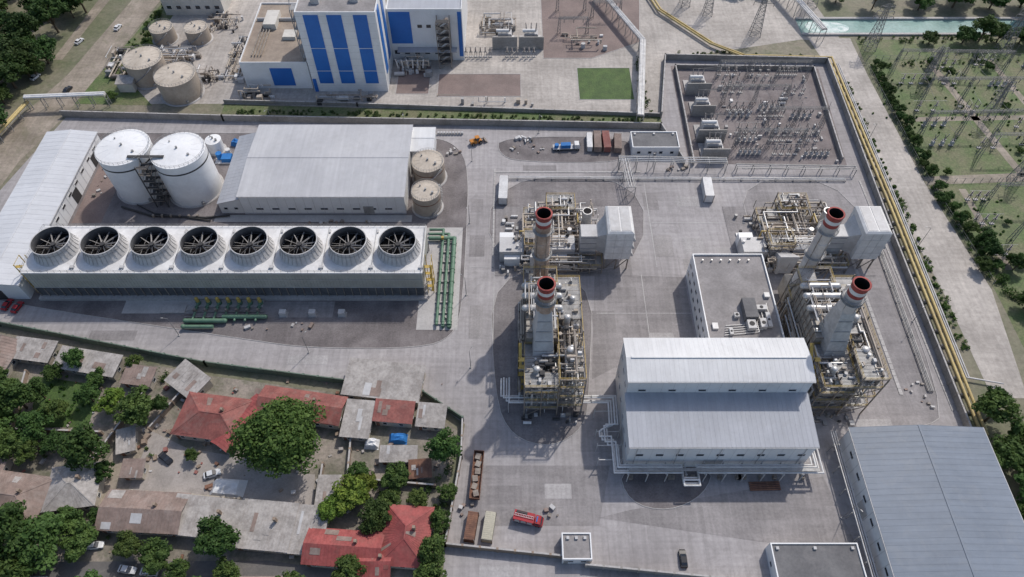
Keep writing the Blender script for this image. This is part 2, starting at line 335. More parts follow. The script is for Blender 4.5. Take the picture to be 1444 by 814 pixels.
# neighbouring plant
sheet('service_yard_pavement',[(-112,222),(57,215),(63,250),(123,264),(140,262),(128,340),(-160,340),(-150,222)],.02,M_dust)
sheet('lawn',rect(26.5,48,224.5,244.5),.05,M_grass); kerb(rect(26.5,48,224.5,244.5))
for p in (rect(-29.5,3.5,226.5,240.5),rect(-46,-33,228,246),[(13,300),(58,300),(54,262),(33,251),(13,251)]):
    sheet('brown_plot',p,.04,M_brown); kerb(p)
sheet('canal_water',rect(124,330,267.5,278.5),.03,M_water)
sheet('canal_foam',chaikin([(127,269),(142,268.2),(147,273),(141,277),(127,277.5)],2),.045,M_foam)
kerb([(124,267.2),(330,267.2)],name='canal_bank',w=1.2,h=.8,closed=False); kerb([(124,278.8),(330,278.8)],name='canal_bank',w=1.2,h=.8,closed=False)
sheet('service_road',[(126,265),(144,265),(144,240),(146,180),(151,132),(146,94),(136,94),(135.5,129),(133,165),(131,185),(130,240)],.03,M_dust)
sheet('grass_verge',[(146,264),(330,264),(330,110),(152,110),(152,132),(147,180),(145,245)],.02,M_scrub)
for p in ([(146.5,182),(220,186),(220,181.5),(146.5,178)],[(170,250),(173,250),(184,182),(181,182)],[(196,250),(198.5,250),(207,182),(204,182)],[(157,176),(159.5,176),(161,140),(158.5,140)],
          [(150,214),(225,216),(225,213.5),(150,211.5)]):
    sheet('dirt_path',p,.035,M_dirt)
sheet('dirt_road',[(-152,340),(-166,340),(-171,294),(-180,240),(-190,210),(-196,160),(-205,110),(-188,110),(-182,160),(-179,190),(-172,214),(-158,294)],.03,M_dirt)
sheet('dirt_road',[(-176,340),(-182,340),(-190,250),(-186,250)],.03,M_dirt)
sheet('grass_verge',[(-138,340),(-150,340),(-157,290),(-171,222),(-140,221),(-150,232),(-152,260),(-148,290)],.025,M_scrub)
sheet('grass_verge',[(-112,221.5),(57,214.5),(57,210.5),(-112,216)],.03,M_scrub)
sheet('house_yards',[(-180,119),(-155,116),(-89,101.5),(-25,92),(-15,84),(-18,53),(-20,0),(-180,0)],.02,M_yarddirt)
sheet('alley',[(-107,50),(-116,50),(-112,62),(-103,94),(-94,96),(-99,78)],.04,M_dirt)
sheet('courtyard',[(-99,84),(-88,79),(-71,76),(-69,65.5),(-100,67)],.05,M_court)
sheet('courtyard',[(-70.5,73),(-52,71.5),(-51,62),(-70.5,65)],.06,M_court)
sheet('street',[(-150,49),(-60,49.5),(-18,44),(-18,34),(-150,36)],.045,mat('asphalt',(.14,.132,.128),(.105,.1,.096),var=.14,stain=.5,stainc=(.24,.215,.19)))
sheet('vegetable_garden',[(-137,101),(-117,98),(-117,85),(-133,85)],.05,M_grass)
sheet('vegetable_garden',[(-152,98),(-139,98),(-136,84),(-150,84)],.05,M_grass)
for p in (rect(46.6,46.8,141,181),rect(41.2,41.4,112,138),rect(-5.8,-5.6,112,140),rect(26,55,123.0,123.2),rect(47,79,160,160.2),rect(-14,-7,141,141.2)):
    sheet('road_marking',p,.065,M_line)

# ---------------------------------------------------------------- walls / fences
wall('perimeter_wall',[(-172,214.5),(-110,212),(56,207.5)],2.8,M_wall)
wall('perimeter_wall',[(-112,222.5),(-60,220.5),(56.5,214.5)],1.6,M_wall)
wall('perimeter_wall',[(56,207.5),(62,188)],2.8,M_wall)
wall('perimeter_wall',[(57,214),(63,250),(129,247.5),(125.8,155),(124.6,82)],2.8,M_wall)
wall('substation_wall',[(65.5,188),(66.5,244),(122.5,243),(119.5,190)],2.,M_wall)
wall('green_boundary_wall',[(-180,122),(-155,118.5),(-89,104.5),(-47,98.5)],2.6,M_gwall,cap=False)
wall('green_boundary_wall',[(-25,95),(-13.6,87)],2.6,M_gwall,cap=False)
wall('mud_boundary_wall',[(-13.6,87),(-13.5,76),(-16.5,53),(18,49.5)],2.4,M_mud)
wall('perimeter_wall',[(18,48),(60,44)],2.4,M_wall)
wall('garden_wall',[(-104,95),(-117,59)],2.,M_mud); wall('garden_wall',[(-93,96),(-99,84)],2,M_mud); wall('garden_wall',[(-50,74),(-50,60)],2.,M_mud)
wall('garden_wall',[(-44,90),(-43,70),(-20,68)],2.,M_mud); wall('garden_wall',[(-140,102),(-137,84),(-112,83)],1.8,M_mud)
wall('garden_wall',[(-98,66.5),(-70,64.5)],1.9,M_plaster,cap=False); wall('garden_wall',[(-120,58),(-104,56)],1.9,M_mud)
def meshfence(pts,h=2.,name='wire_fence'):
    b=MB(name); b.p('posts',M_gsteel)
    for a,c in zip(pts,pts[1:]):
        A=Vector((*a,0));C=Vector((*c,0)); n=max(1,int((C-A).length/3))
        b.p('posts',M_gsteel)
        for i in range(n+1): q=A.lerp(C,i/n); b.box(q.x-.06,q.x+.06,q.y-.06,q.y+.06,0,h)
        b.p('rails',M_gsteel)
        for z in (.3,h*.5,h*.95): b.beam(A+Vector((0,0,z)),C+Vector((0,0,z)),.05)
    b.build()
meshfence([(145,247),(147,182),(152,134)]); meshfence([(147,250),(225,252)]); meshfence([(147.5,179),(225,181)])

# ---------------------------------------------------------------- buildings
def hall(name,x0,x1,y0,y1,h,rise,roofm,wallm=None,rib=1.2,axis='x',over=.3):
    wallm=wallm or M_white
    cx,cy=(x0+x1)/2,(y0+y1)/2
    b=MB(name,(cx,cy,0)); X0,X1,Y0,Y1=x0-cx,x1-cx,y0-cy,y1-cy
    b.p('walls',wallm); b.box(X0,X1,Y0,Y1,0,h-.16)
    o=over
    if axis=='x':
        q1=[(X0-o,Y0-o,h),(X1+o,Y0-o,h),(X1+o,0,h+rise),(X0-o,0,h+rise)]; q2=[(X1+o,Y1+o,h),(X0-o,Y1+o,h),(X0-o,0,h+rise),(X1+o,0,h+rise)]
        b.p('gables',wallm)
        for X in (X0,X1): b.add([(X,Y0,h-.16),(X,Y1,h-.16),(X,0,h+rise-.16)],[(0,1,2)])
        b.p('ridge_cap',roofm); b.beam((X0-o,0,h+rise+.06),(X1+o,0,h+rise+.06),.5,.08)
    else:
        q1=[(X0-o,Y1+o,h),(X0-o,Y0-o,h),(0,Y0-o,h+rise),(0,Y1+o,h+rise)]; q2=[(X1+o,Y0-o,h),(X1+o,Y1+o,h),(0,Y1+o,h+rise),(0,Y0-o,h+rise)]
        b.p('gables',wallm)
        for Y in (Y0,Y1): b.add([(X0,Y,h-.16),(X1,Y,h-.16),(0,Y,h+rise-.16)],[(0,1,2)])
        b.p('ridge_cap',roofm); b.beam((0,Y0-o,h+rise+.06),(0,Y1+o,h+rise+.06),.5,.08)
    for q in (q1,q2):
        b.p('roof',roofm); b.slab(*q); b.p('roof_seams',roofm); b.ribs(*q,rib)
    b.p('gutters',M_lgrey)
    if axis=='x':
        for Y in (Y0-o-.1,Y1+o+.1): b.beam((X0-o,Y,h-.15),(X1+o,Y,h-.15),.18,.2)
    else:
        for X in (X0-o-.1,X1+o+.1): b.beam((X,Y0-o,h-.15),(X,Y1+o,h-.15),.18,.2)
    return b,(X0,X1,Y0,Y1)
def wrow(b,E,side,a0,a1,n,z,w,h):
    for i in range(n):
        a=a0+(a1-a0)*(i+.5)/n; b.win(side,a,z,w,h,*E)
def wallribs(b,E,side,h,pitch,m,z0=.1):
    X0,X1,Y0,Y1=E; b.p('cladding_ribs',m)
    if side in 'SN':
        Y=Y0-.03 if side=='S' else Y1+.03
        n=int((X1-X0)/pitch)
        for i in range(n+1): x=X0+(X1-X0)*i/n; b.box(x-.03,x+.03,Y-.025,Y+.025,z0,h)
    else:
        X=X0-.03 if side=='W' else X1+.03
        n=int((Y1-Y0)/pitch)
        for i in range(n+1): y=Y0+(Y1-Y0)*i/n; b.box(X-.025,X+.025,y-.03,y+.03,z0,h)
def door(b,E,side,a,w,h,m=None,pn='doors'):
    X0,X1,Y0,Y1=E; b.p(pn,m or M_steel)
    if side=='S': b.box(a-w/2,a+w/2,Y0-.12,Y0-.01,.02,h)
    if side=='W': b.box(X0-.12,X0-.01,a-w/2,a+w/2,.02,h)
    if side=='E': b.box(X1+.01,X1+.12,a-w/2,a+w/2,.02,h)

b,E=hall('long_warehouse',-167.5,-150,128.5,197,7.5,1.0,M_sroof,axis='y',rib=2.)
wrow(b,E,'E',E[2]+3,E[3]-3,11,4.6,2.2,.9)
for a in (-22,8,26): door(b,E,'E',a,4,4.5,M_dark)
door(b,E,'S',0,4,4.5,M_steel); wallribs(b,E,'E',7.2,3,M_lgrey); b.build()
b,E=hall('water_treatment_hall',-91,-36,164,199,9,.9,M_wroof,rib=1.6)
wrow(b,E,'S',E[0]+3,E[1]-3,9,2.4,2.4,.8); wallribs(b,E,'S',8.7,3,M_lgrey); door(b,E,'S',15,3.5,4); b.p('skirting',M_lroof); b.box(E[0],E[1],E[2]-.06,E[2]-.005,0,.8)
b.build()
b=MB('lean_to_shed',(-95,181.5,0)); b.p('walls',M_white); b.hexa([(-4,-17,0),(3.95,-17,0),(3.95,16,0),(-4,16,0)],[(-4,-17,4.8),(3.95,-17,7),(3.95,16,7),(-4,16,4.8)])
q=[(-4.3,16.3,4.95),(-4.3,-17.3,4.95),(3.9,-17.3,7.2),(3.9,16.3,7.2)]; b.p('roof',M_lroof); b.slab(*q); b.p('seams',M_lroof); b.ribs(*q,1.6)
b.win('S',-2,2.,1.2,1,-4,3.95,-17,16); b.win('S',1.5,2.,1.2,1,-4,3.95,-17,16); b.build()
b,E=hall('hall_annex',-35.8,-28,188,200,7,.6,M_hroof,rib=1.3); wrow(b,E,'S',E[0]+.5,E[1]-.5,3,4,1.,1.); b.build()
b=MB('steam_turbine_hall',(53,87,0)); X0,X1=-23.3,23.8; Yf,Ym,Yb=-13.4,.8,13.4
b.p('walls',M_white); b.box(X0,X1,Yf,Ym,0,13.2); b.box(X0+.003,X1-.003,Ym,Yb,0,21.2)
for X in (X0,X1):
    b.add([(X,Yf,13.2),(X,Ym,13.2),(X,Ym,14.9)],[(0,1,2)]); b.add([(X,Ym,21.2),(X,Yb,21.2),(X,7,22.4)],[(0,1,2)])
q=[(X0-.3,Yf-.3,13.35),(X1+.3,Yf-.3,13.35),(X1+.3,Ym-.05,15.1),(X0-.3,Ym-.05,15.1)]
b.p('lower_roof',M_lroof); b.slab(*q); b.p('lower_roof_seams',M_lroof); b.ribs(*q,1.2)
for q in ([(X0-.3,Ym-.3,21.3),(X1+.3,Ym-.3,21.3),(X1+.3,7,22.5),(X0-.3,7,22.5)],[(X1+.3,Yb+.3,21.3),(X0-.3,Yb+.3,21.3),(X0-.3,7,22.5),(X1+.3,7,22.5)]):
    b.p('upper_roof',M_hroof); b.slab(*q); b.p('upper_roof_seams',M_hroof); b.ribs(*q,1.2)
b.p('ridge_vent',M_hroof); b.box(X0+1,X1-1,6.75,7.25,22.4,22.75)
for k in range(6):
    b.win('S',X0+4+k*7.8,15.9,1.9,.9,X0,X1,Ym,Yb)
for k in range(9): b.win('S',X0+3+k*5.2,7.4,1.9,1.2,X0,X1,Yf,Ym)
for yy in (-10,-6,-2,3,7,11): b.win('W',yy,6,1.6,1.2,X0,X1,Yf,Yb)
for yy in (3,7,11): b.win('W',yy,15,1.6,1.2,X0,X1,Yf,Yb)
b.p('doors',M_lgrey); b.box(X0-.1,X0-.01,-8,-3.5,0,5.2); b.box(-3,2,Yf-.1,Yf-.01,0,5)
b.p('gutter',M_lgrey); b.beam((X0-.3,Yf-.42,13.15),(X1+.3,Yf-.42,13.15),.2); b.beam((X0-.3,Ym-.42,21.1),(X1+.3,Ym-.42,21.1),.2)
for k in range(5): b.cyl((X0+2+k*10.7,Yf-.2,13),(X0+2+k*10.7,Yf-.2,.1),.1,n=6)
b.p('cladding_joints',M_lgrey)
for k in range(16): x=X0+3*k; b.box(x-.02,x+.02,Yf-.03,Yf-.004,.1,13); b.box(x-.02,x+.02,Ym-.03,Ym-.004,15.2,21)
b.build()
def flatb(name,x0,x1,y0,y1,h,roofm,wallm=None,par=.7,wins=()):
    wallm=wallm or M_white
    cx,cy=(x0+x1)/2,(y0+y1)/2; b=MB(name,(cx,cy,0)); X0,X1,Y0,Y1=x0-cx,x1-cx,y0-cy,y1-cy; E=(X0,X1,Y0,Y1)
    b.p('walls',wallm); b.box(X0,X1,Y0,Y1,0,h); b.p('roof',roofm); b.box(X0+.3,X1-.3,Y0+.3,Y1-.3,h+.003,h+.06)
    b.p('parapet',wallm); t=.3
    b.box(X0,X1,Y0,Y0+t,h+.002,h+par); b.box(X0,X1,Y1-t,Y1,h+.002,h+par); b.box(X0,X0+t,Y0+t,Y1-t,h+.002,h+par); b.box(X1-t,X1,Y0+t,Y1-t,h+.002,h+par)
    for side,n,z,w,hh in wins:
        a0,a1=(E[0],E[1]) if side in 'SN' else (E[2],E[3]); wrow(b,E,side,a0+.5,a1-.5,n,z,w,hh)
    return b,E
b,E=flatb('control_building',55.5,77,107,138,10,M_froof,wins=(('W',9,6.6,1.6,1.3),('W',9,2.6,1.6,1.3),('S',6,6.6,1.5,1.3)))
b.p('roof_units',M_lgrey)
for x,y,w,d,hh in ((2,-11,2.4,3,1.8),(5.5,-10.5,1.8,3,1.6),(6,-5,3,1.6,1.4),(-1.5,-7.5,1.4,1.4,1.2),(7.5,-9,1.2,5,1.),(-4,-13,1.,2,1)):
    b.box(x-w/2,x+w/2,y-d/2,y+d/2,10.2,10.1+hh); b.p('unit_fans',M_dark); b.cyl((x,y,10.1+hh),(x,y,10.16+hh),min(w,d)*.33,n=12); b.p('roof_units',M_lgrey)
b.p('roof_penthouse',M_droof); b.box(.5,4.2,-9.2,-2.5,10.1,12.6)
b.p('roof_pipes',M_silver)
for i in range(5): b.pipe([(-6+i*.2,-14+i*.8,10.4),(4+i,-13+i*.8,10.5),(4+i,-7+i,10.5)],.14,6)
for i in range(6): b.cyl((-8+i*2.8,13,10.1),(-8+i*2.8,13,10.9),.25,n=8)
b.p('roof_hatch',M_wpaint); b.box(-9,-7.4,-12,-10,10.1,10.8); b.box(8,9.5,-1,.6,10.1,11)
b.build()
b,E=hall('slate_roof_warehouse',88.5,123,22,80.5,9,1.5,M_broof,axis='y',rib=1.5)
wrow(b,E,'W',E[2]+3,E[3]-3,9,5,2.,1.); wallribs(b,E,'W',8.8,3,M_lgrey); door(b,E,'W',10,4,4.5,M_lgrey); b.build()
b=MB('pipe_rack',(86,55,0)); b.p('frames',M_steel)
for y in range(-25,27,6):
    b.beam((-1,y,0),(-1,y,4),.25); b.beam((1,y,0),(1,y,4),.25); b.beam((-1,y,4),(1,y,4),.25)
b.p('pipes',M_silver)
for x in (-.6,0,.6): b.cyl((x,-26,4.3),(x,27,4.3),.18,n=8)
b.build()
for a in ((62.8,84,36,52.5,4,M_droof,'switchgear_building',4),(12.2,19.4,48.8,55.2,3.2,M_froof,'guard_house',2),(43.5,60.5,192.5,201,4,M_droof,'switchgear_building',4)):
    b,E=flatb(a[6],*a[:4],a[4],a[5],par=.45,wins=(('S',a[7],1.4,1.2,1.1),('W',2,1.4,1.2,1.1)))
    door(b,E,'S',E[0]+.9 if a[7]<4 else 0,1.,2.3,M_steel)
    b.p('roof_vents',M_lgrey)
    for i in range(3): x=E[0]+1.5+i*(E[1]-E[0]-3)/2; b.box(x-.35,x+.35,E[3]-1.6,E[3]-.9,a[4]+.06,a[4]+.6)
    b.build()
b,E=flatb('striped_power_building',-78,-49,229.6,252,34,M_froof)
b.p('blue_panels',M_blue)
for x0_,x1_ in ((-11.6,-6.2),(-3.2,2.2),(6.4,11.4)):
    for z0_,z1_ in ((4,9.5),(9.9,19.5),(19.9,33.5)): b.box(x0_,x1_,E[2]-.2,E[2]-.01,z0_,z1_)
b.box(-14.3,-12.9,E[2]-.2,E[2]-.01,0,6)
b.box(E[1]+.01,E[1]+.2,-8,-4,6,33.5); b.box(E[1]+.01,E[1]+.2,1,5,6,33.5)
b.p('panel_joints',M_lgrey)
for z in range(3,34,3): b.box(E[0],E[1],E[2]-.03,E[2]-.004,z-.03,z+.03)
b.p('roof_units',M_lgrey)
for x,y in ((-8,-4),(-2,3),(6,-3),(9,6)): b.box(x-1.5,x+1.5,y-1.2,y+1.2,34,36)
b.p('stair_frame',M_steel)
for z in range(0,33,4):
    b.box(-16.6,-14.6,-9,-5,z+2,z+2.1); b.beam((-16.6,-9,z+2),(-16.6,-5,z+6),.2)
for x,y in ((-16.6,-9),(-14.7,-9),(-16.6,-5)): b.beam((x,y,0),(x,y,34),.25)
b.build()
b,E=flatb('blue_panel_building',-48.9,-19.6,249.8,285,22.5,M_lroof)
b.p('blue_panels',M_blue); b.box(E[0]+.6,E[0]+9,E[2]-.2,E[2]-.01,8,22); b.box(E[1]-1.8,E[1]-.3,E[2]-.2,E[2]-.01,2,22)
wrow(b,E,'S',-4,10,4,15,1.8,1.4); wrow(b,E,'S',E[0],10,6,3,2,1.8); b.p('canopy',M_lroof); b.box(-12,12,E[2]-3.5,E[2]-.25,6,6.3); b.build()
b=MB('stair_tower',(-27,246.5,0)); b.p('frame',M_steel2)
for x in (-2.5,2.5):
    for y in (-2.5,2.5): b.beam((x,y,0),(x,y,21),.3)
for z in range(0,21,3):
    b.p('landings',M_dark); b.box(-2.5,2.5,-2.5,-.5,z+2.9,z+3); b.p('flights',M_steel2); b.hexa([(-2.2,-.2,z),(-1.2,-.2,z),(2.2,-.2,z+2.9),(1.2,-.2,z+2.9)],[(-2.2,.9,z+.2),(-1.2,.9,z+.2),(2.2,.9,z+3.1),(1.2,.9,z+3.1)])
    b.p('braces',M_steel2); b.beam((-2.5,-2.5,z),(2.5,-2.5,z+3),.18); b.beam((2.5,-2.5,z),(2.5,2.5,z+3),.18)
b.build()
b,E=flatb('low_workshop',-105,-79,231.5,272,11.5,M_brroof)
b.p('blue_panels',M_blue); b.box(-2,6.5,E[2]-.2,E[2]-.01,1.5,9.5); b.p('roof_sheds',M_cream); b.box(-8,-3,2,12,11.5,14); b.box(1,6,-5,0,11.5,13)
b.p('roof_edge',M_lgrey); b.box(-12,12,8,8.5,11.5,12.8); b.p('roof_pipes',M_steel2)
for i in range(4): b.cyl((-9+i*1.2,-16,12.2),(-9+i*1.2,6,12.2),.25,n=8)
b.build()
b,E=flatb('beige_workshop',-152,-126,282,310,8,M_brroof,wallm=M_cream,wins=(('S',6,3,2,1.6),)); b.build()

# ---------------------------------------------------------------- tanks
def rail(b,cx,cy,r,z,n=36,h=1.1,m=None,pn='railing'):
    b.p(pn,m or M_steel)
    for i in range(n):
        a=2*math.pi*i/n;c=2*math.pi*(i+1)/n; p=(cx+r*math.cos(a),cy+r*math.sin(a)); q=(cx+r*math.cos(c),cy+r*math.sin(c))
        b.beam((*p,z),(*p,z+h),.07)
        for zz in (h,h*.5): b.beam((*p,z+zz),(*q,z+zz),.06)
def tank(name,x,y,r,h,shell,top,bands=None,cone=1.,rl=True,stair=True,seed=0):
    b=MB(name,(x,y,0)); b.p('shell',shell); b.lathe(0,0,[(r,0),(r,h)],56)
    b.p('roof',top); b.lathe(0,0,[(r+.06,h-.15),(r+.08,h)],56); b.lathe(0,0,[(r+.08,h+.001),(r*.5,h+cone*.6),(.02,h+cone)],56)
    b.p('roof_plate_joints',shell)
    for i in range(14):
        a=2*math.pi*i/14; b.beam((r*math.cos(a),r*math.sin(a),h+.02),(r*.5*math.cos(a),r*.5*math.sin(a),h+cone*.6+.02),.06,.05)
    b.p('weld_seams',shell)
    z=2.4
    while z<h-1: b.lathe(0,0,[(r+.002,z-.05),(r+.03,z),(r+.002,z+.05)],56); z+=2.4
    if bands:
        for z0,z1,m in bands: b.p('painted_band',m); b.lathe(0,0,[(r+.035,z0),(r+.035,z1)],56)
    if rl: rail(b,0,0,r-.15,h)
    b.p('nozzles',M_steel); b.cyl((0,0,h+cone-.2),(0,0,h+cone+.7),.35,n=10); b.cyl((r*.5,-r*.3,h),(r*.5,-r*.3,h+1.1),.4,n=10); b.cyl((-r*.4,r*.4,h),(-r*.4,r*.4,h+1),.25,n=8)
    b.p('manhole',M_steel); b.cyl((r*.5,-r*.86,1.2),(r*.56,-r*.95,1.2),.5,n=12)
    b.p('base_ring',M_kerb); b.lathe(0,0,[(r+.7,0),(r+.7,.3),(r,.3)],56)
    if stair:
        b.p('spiral_stair',M_steel); n=int(h/.3)
        for i in range(n):
            a=-2.4+seed+i*.3*1.3/r; zz=i*h/n; b.obox((r+.5)*math.cos(a),(r+.5)*math.sin(a),zz,zz+.06,.9,.35,a)
            if i%3==0: b.beam(((r+.95)*math.cos(a),(r+.95)*math.sin(a),zz),((r+.95)*math.cos(a),(r+.95)*math.sin(a),zz+1.1),.06)
    return b
tank('storage_tank',-129.5,177.7,8.8,18,M_tank,M_tank,bands=((14.6,15.2,M_dark),),stair=False).build()
tank('storage_tank',-110.8,176.2,8.8,18,M_tank,M_tank,bands=((14.6,15.2,M_dark),),stair=False).build()
b=MB('tank_stair_tower',(-120,169.5,0)); b.p('frame',M_dark)
for x in (-2,2):
    for y in (-2.2,2.2): b.beam((x,y,0),(x,y,18.6),.28)
for i,z in enumerate(range(0,18,3)):
    b.p('landings',M_dark); b.box(-2,2,-2.2,-1.2,z+2.9,z+3.0); b.box(-2,2,1.2,2.2,z+1.4,z+1.5)
    b.p('flights',M_dark); b.beam((-1,-1.4,z),(-1,1.4,z+1.5),.9,.15); b.beam((1,1.4,z+1.5),(1,-1.4,z+3),.9,.15)
    b.p('braces',M_steel2)
    for s in (-1,1): b.beam((s*2,-2.2,z),(s*2,2.2,z+3),.14)
    b.beam((-2,-2.2,z+3),(2,-2.2,z+3),.16); b.beam((-2,-2.2,z+4),(2,-2.2,z+4),.08)
b.p('bridge',M_dark); b.box(-6,6,2.3,3.4,18.75,18.9)
b.build()
tank('water_tank',-29.3,181.7,5.6,8,M_btank,M_btop,bands=((5.2,5.6,M_rust),),cone=.5,seed=0).build()
tank('water_tank',-29,167.4,4.8,8,M_btank,M_btop,bands=((5.2,5.6,M_rust),),cone=.5,seed=1).build()
tank('fuel_tank',-145.7,238.8,7.5,9,M_btank,M_btop,cone=.8).build(); tank('fuel_tank',-130,228.5,7.7,9,M_btank,M_btop,cone=.8,seed=2).build()
tank('small_tank',-147,264,4.8,6,M_btank,M_btop,cone=.5).build(); tank('small_tank',-132.5,264,4.8,6,M_btank,M_btop,cone=.5).build()
tank('small_tank',-108.5,196,2.8,5,M_tank,M_tank,cone=.6,rl=False,stair=False).build()
b=MB('dosing_skid',(-104.5,191,0)); b.p('tank',M_bluec); b.cyl((-1.5,0,.5),(-1.5,0,3),1.1,n=14); b.box(-.5,3,-2,1,.3,2); b.p('frame',M_wpaint); b.box(-3,3.5,-2.5,2,0,.3); b.cyl((1,2.6,0),(1,2.6,2.5),.9,n=14); b.build()
b=MB('tank_pipework',(-120,164,0)); b.p('pipes',M_dark); b.pipe([(-14,3,.6),(-3,-1,.6),(16,-2,.6),(24,-1,.6)],.35,8); b.pipe([(-9,4,.5),(-2,0,.5),(18,-3.2,.5)],.25,8); b.p('valves',M_steel2)
for i in range(6): b.box(-2+i*3,-1.4+i*3,-1.8,-1.1,.3,1.4)
b.build()

# ---------------------------------------------------------------- cooling tower
def cooling_tower():
    b=MB('cooling_tower',(-86.5,138,0)); X0,X1,Y0,Y1=-59.5,59.5,-9,9
    b.p('basin',M_kerb); b.box(X0-.8,X1+.8,Y0-1.2,Y1+1.2,0,1.1)
    b.p('fill_core',M_dark); b.box(X0+.6,X1-.6,Y0+.6,Y1-.6,1.1,5.4)
    b.p('casing',M_ctbeige); b.box(X0,X1,Y0,Y1,5.4,12.6)
    b.p('louvres',M_louv)
    for z in np.arange(1.4,5.3,.55):
        for s,Y in ((1,Y0),(-1,Y1)):
            b.hexa([(X0,Y,z),(X1,Y,z),(X1,Y+s*.5,z+.35),(X0,Y+s*.5,z+.35)],[(X0,Y,z+.1),(X1,Y,z+.1),(X1,Y+s*.5,z+.45),(X0,Y+s*.5,z+.45)])
    b.p('columns',M_steel2); n=48
    for i in range(n+1):
        x=X0+(X1-X0)*i/n
        for Y in (Y0-.1,Y1+.1): b.box(x-.09,x+.09,Y-.1,Y+.1,1.1,5.4)
    b.p('casing_ribs',M_ctbeige)
    for i in range(120):
        x=X0+(X1-X0)*(i+.5)/120
        for Y in (Y0-.04,Y1+.04): b.box(x-.07,x+.07,Y-.035,Y+.035,5.5,12.5)
    b.p('casing_bands',M_lgrey)
    for z in (5.4,9.2,12.1): b.box(X0-.1,X1+.1,Y0-.14,Y0-.076,z,z+.2)
    b.p('deck',M_ctdeck); b.box(X0-.3,X1+.3,Y0-.3,Y1+.3,12.6,13)
    b.p('railing',M_steel)
    for Y in (Y0-.1,Y1+.1):
        for z in (13.55,14.1): b.beam((X0,Y,z),(X1,Y,z),.07)
        for i in range(61): x=X0+i*119/60; b.beam((x,Y,13),(x,Y,14.1),.07)
    for X in (X0-.1,X1+.1):
        for z in (13.55,14.1): b.beam((X,Y0,z),(X,Y1,z),.07)
    for k in range(8):
        cx=X0+14.875*(k+.5); cy=-.3
        b.p('fan_stacks',M_lgrey); b.lathe(cx,cy,[(6.7,13),(6.1,14.0),(5.65,15.4),(5.5,16.6),(5.55,17.4)],56)
        b.lathe(cx,cy,[(5.72,17.35),(5.6,17.5),(5.42,17.4)],56)
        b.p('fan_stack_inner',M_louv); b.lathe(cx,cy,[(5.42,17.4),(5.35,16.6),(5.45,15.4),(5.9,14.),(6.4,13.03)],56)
        b.p('stack_ribs',M_steel)
        for i in range(28):
            a=2*math.pi*i/28; c,s=math.cos(a),math.sin(a)
            b.beam((cx+6.5*c,cy+6.5*s,13.3),(cx+5.7*c,cy+5.7*s,15.4),.09); b.beam((cx+5.7*c,cy+5.7*s,15.4),(cx+5.62*c,cy+5.62*s,17.4),.09)
        b.lathe(cx,cy,[(5.6,15.9),(5.72,15.95),(5.6,16.)],40)
        b.p('fan_pit_shade',M_black); b.cyl((cx,cy,13.0),(cx,cy,13.05),6.3,n=40)  # flat black disc on the deck, shade of the opening painted in
        b.p('fan_blades',M_gsteel); off=R.uniform(0,1)
        for i in range(10):
            a=off+2*math.pi*i/10; c,s=math.cos(a),math.sin(a); w=.17
            P=lambda r,t,z:(cx+r*c-t*s,cy+r*s+t*c,z)
            b.add([P(.6,-w,15.2),P(.6,w,15.5),P(5.2,w*.8,15.45),P(5.2,-w*.8,15.25)],[(0,1,2,3)])
        b.p('fan_hub',M_dark); b.cyl((cx,cy,14.6),(cx,cy,15.9),.75,n=16)
        b.p('support_beams',M_gsteel); b.beam((cx-5.6,cy+.4,14.3),(cx+5.6,cy+.4,14.3),.2); b.beam((cx-5.6,cy-.4,14.3),(cx+5.6,cy-.4,14.3),.2)
        for o in (-3.2,-1.6,1.6,3.2): b.beam((cx+o,cy-4.6,14.0),(cx+o,cy+4.6,14.0),.14)
        b.p('deck_equipment',M_lgrey); b.box(cx+6.6,cx+7.8,cy-7.5,cy-6.6,13,13.7); b.box(cx-7.4,cx-6.9,cy+6.6,cy+7.8,13,13.5)
        b.cyl((cx+7.3,cy-8,13.3),(cx+7.3,cy+8.5,13.3),.12,n=6)
    b.p('access_stairs',M_yel)
    for sx in (-1,1):
        xs=sx*61.2
        for y in (-7,-3.2):
            for x in (xs-.9,xs+.9): b.beam((x,y,0),(x,y,14),.2)
        for i,z in enumerate((0,3.2,6.4,9.6)):
            b.beam((xs-.5 if i%2 else xs+.5,-6.5 if i%2==0 else -3.6,z),(xs-.5 if i%2 else xs+.5,-3.6 if i%2==0 else -6.5,z+3.2),.8,.12)
            b.box(xs-1,xs+1,-7.2,-6.2,z+3.15,z+3.25); b.beam((xs-1,-7.2,z+4.2),(xs+1,-7.2,z+4.2),.1); b.beam((xs+sx,-7.2,z+4.2),(xs+sx,-3,z+4.2),.1)
    b.build()
cooling_tower()
b=MB('cooling_water_pipes',(-24,137,0)); b.p('pipes',M_green)
for i,(xx,r) in enumerate(((1.2,.45),(3.1,.45),(5.,.7))):
    b.pipe([(-3.5,19-i*1.9,1.3),(xx,19-i*1.9,1.3),(xx,-19,1.3)],r,12)
    for y in range(-18,17,5): b.cyl((xx,y,1.3),(xx,y+.25,1.3),r*1.2,n=12)
b.p('saddles',M_kerb)
for y in range(-18,18,4): b.box(.3,5.8,y-.25,y+.25,0,.7)
b.p('valves',M_yel); b.box(.8,1.6,14,14.8,2,3); b.p('drop_pipes',M_green); b.cyl((5,-19,.05),(5,-19,1.4),.7,n=12); b.cyl((3.1,-19,.05),(3.1,-19,1.4),.5,n=12)
b.build()
b=MB('circulation_pumps',(-88,124,0))
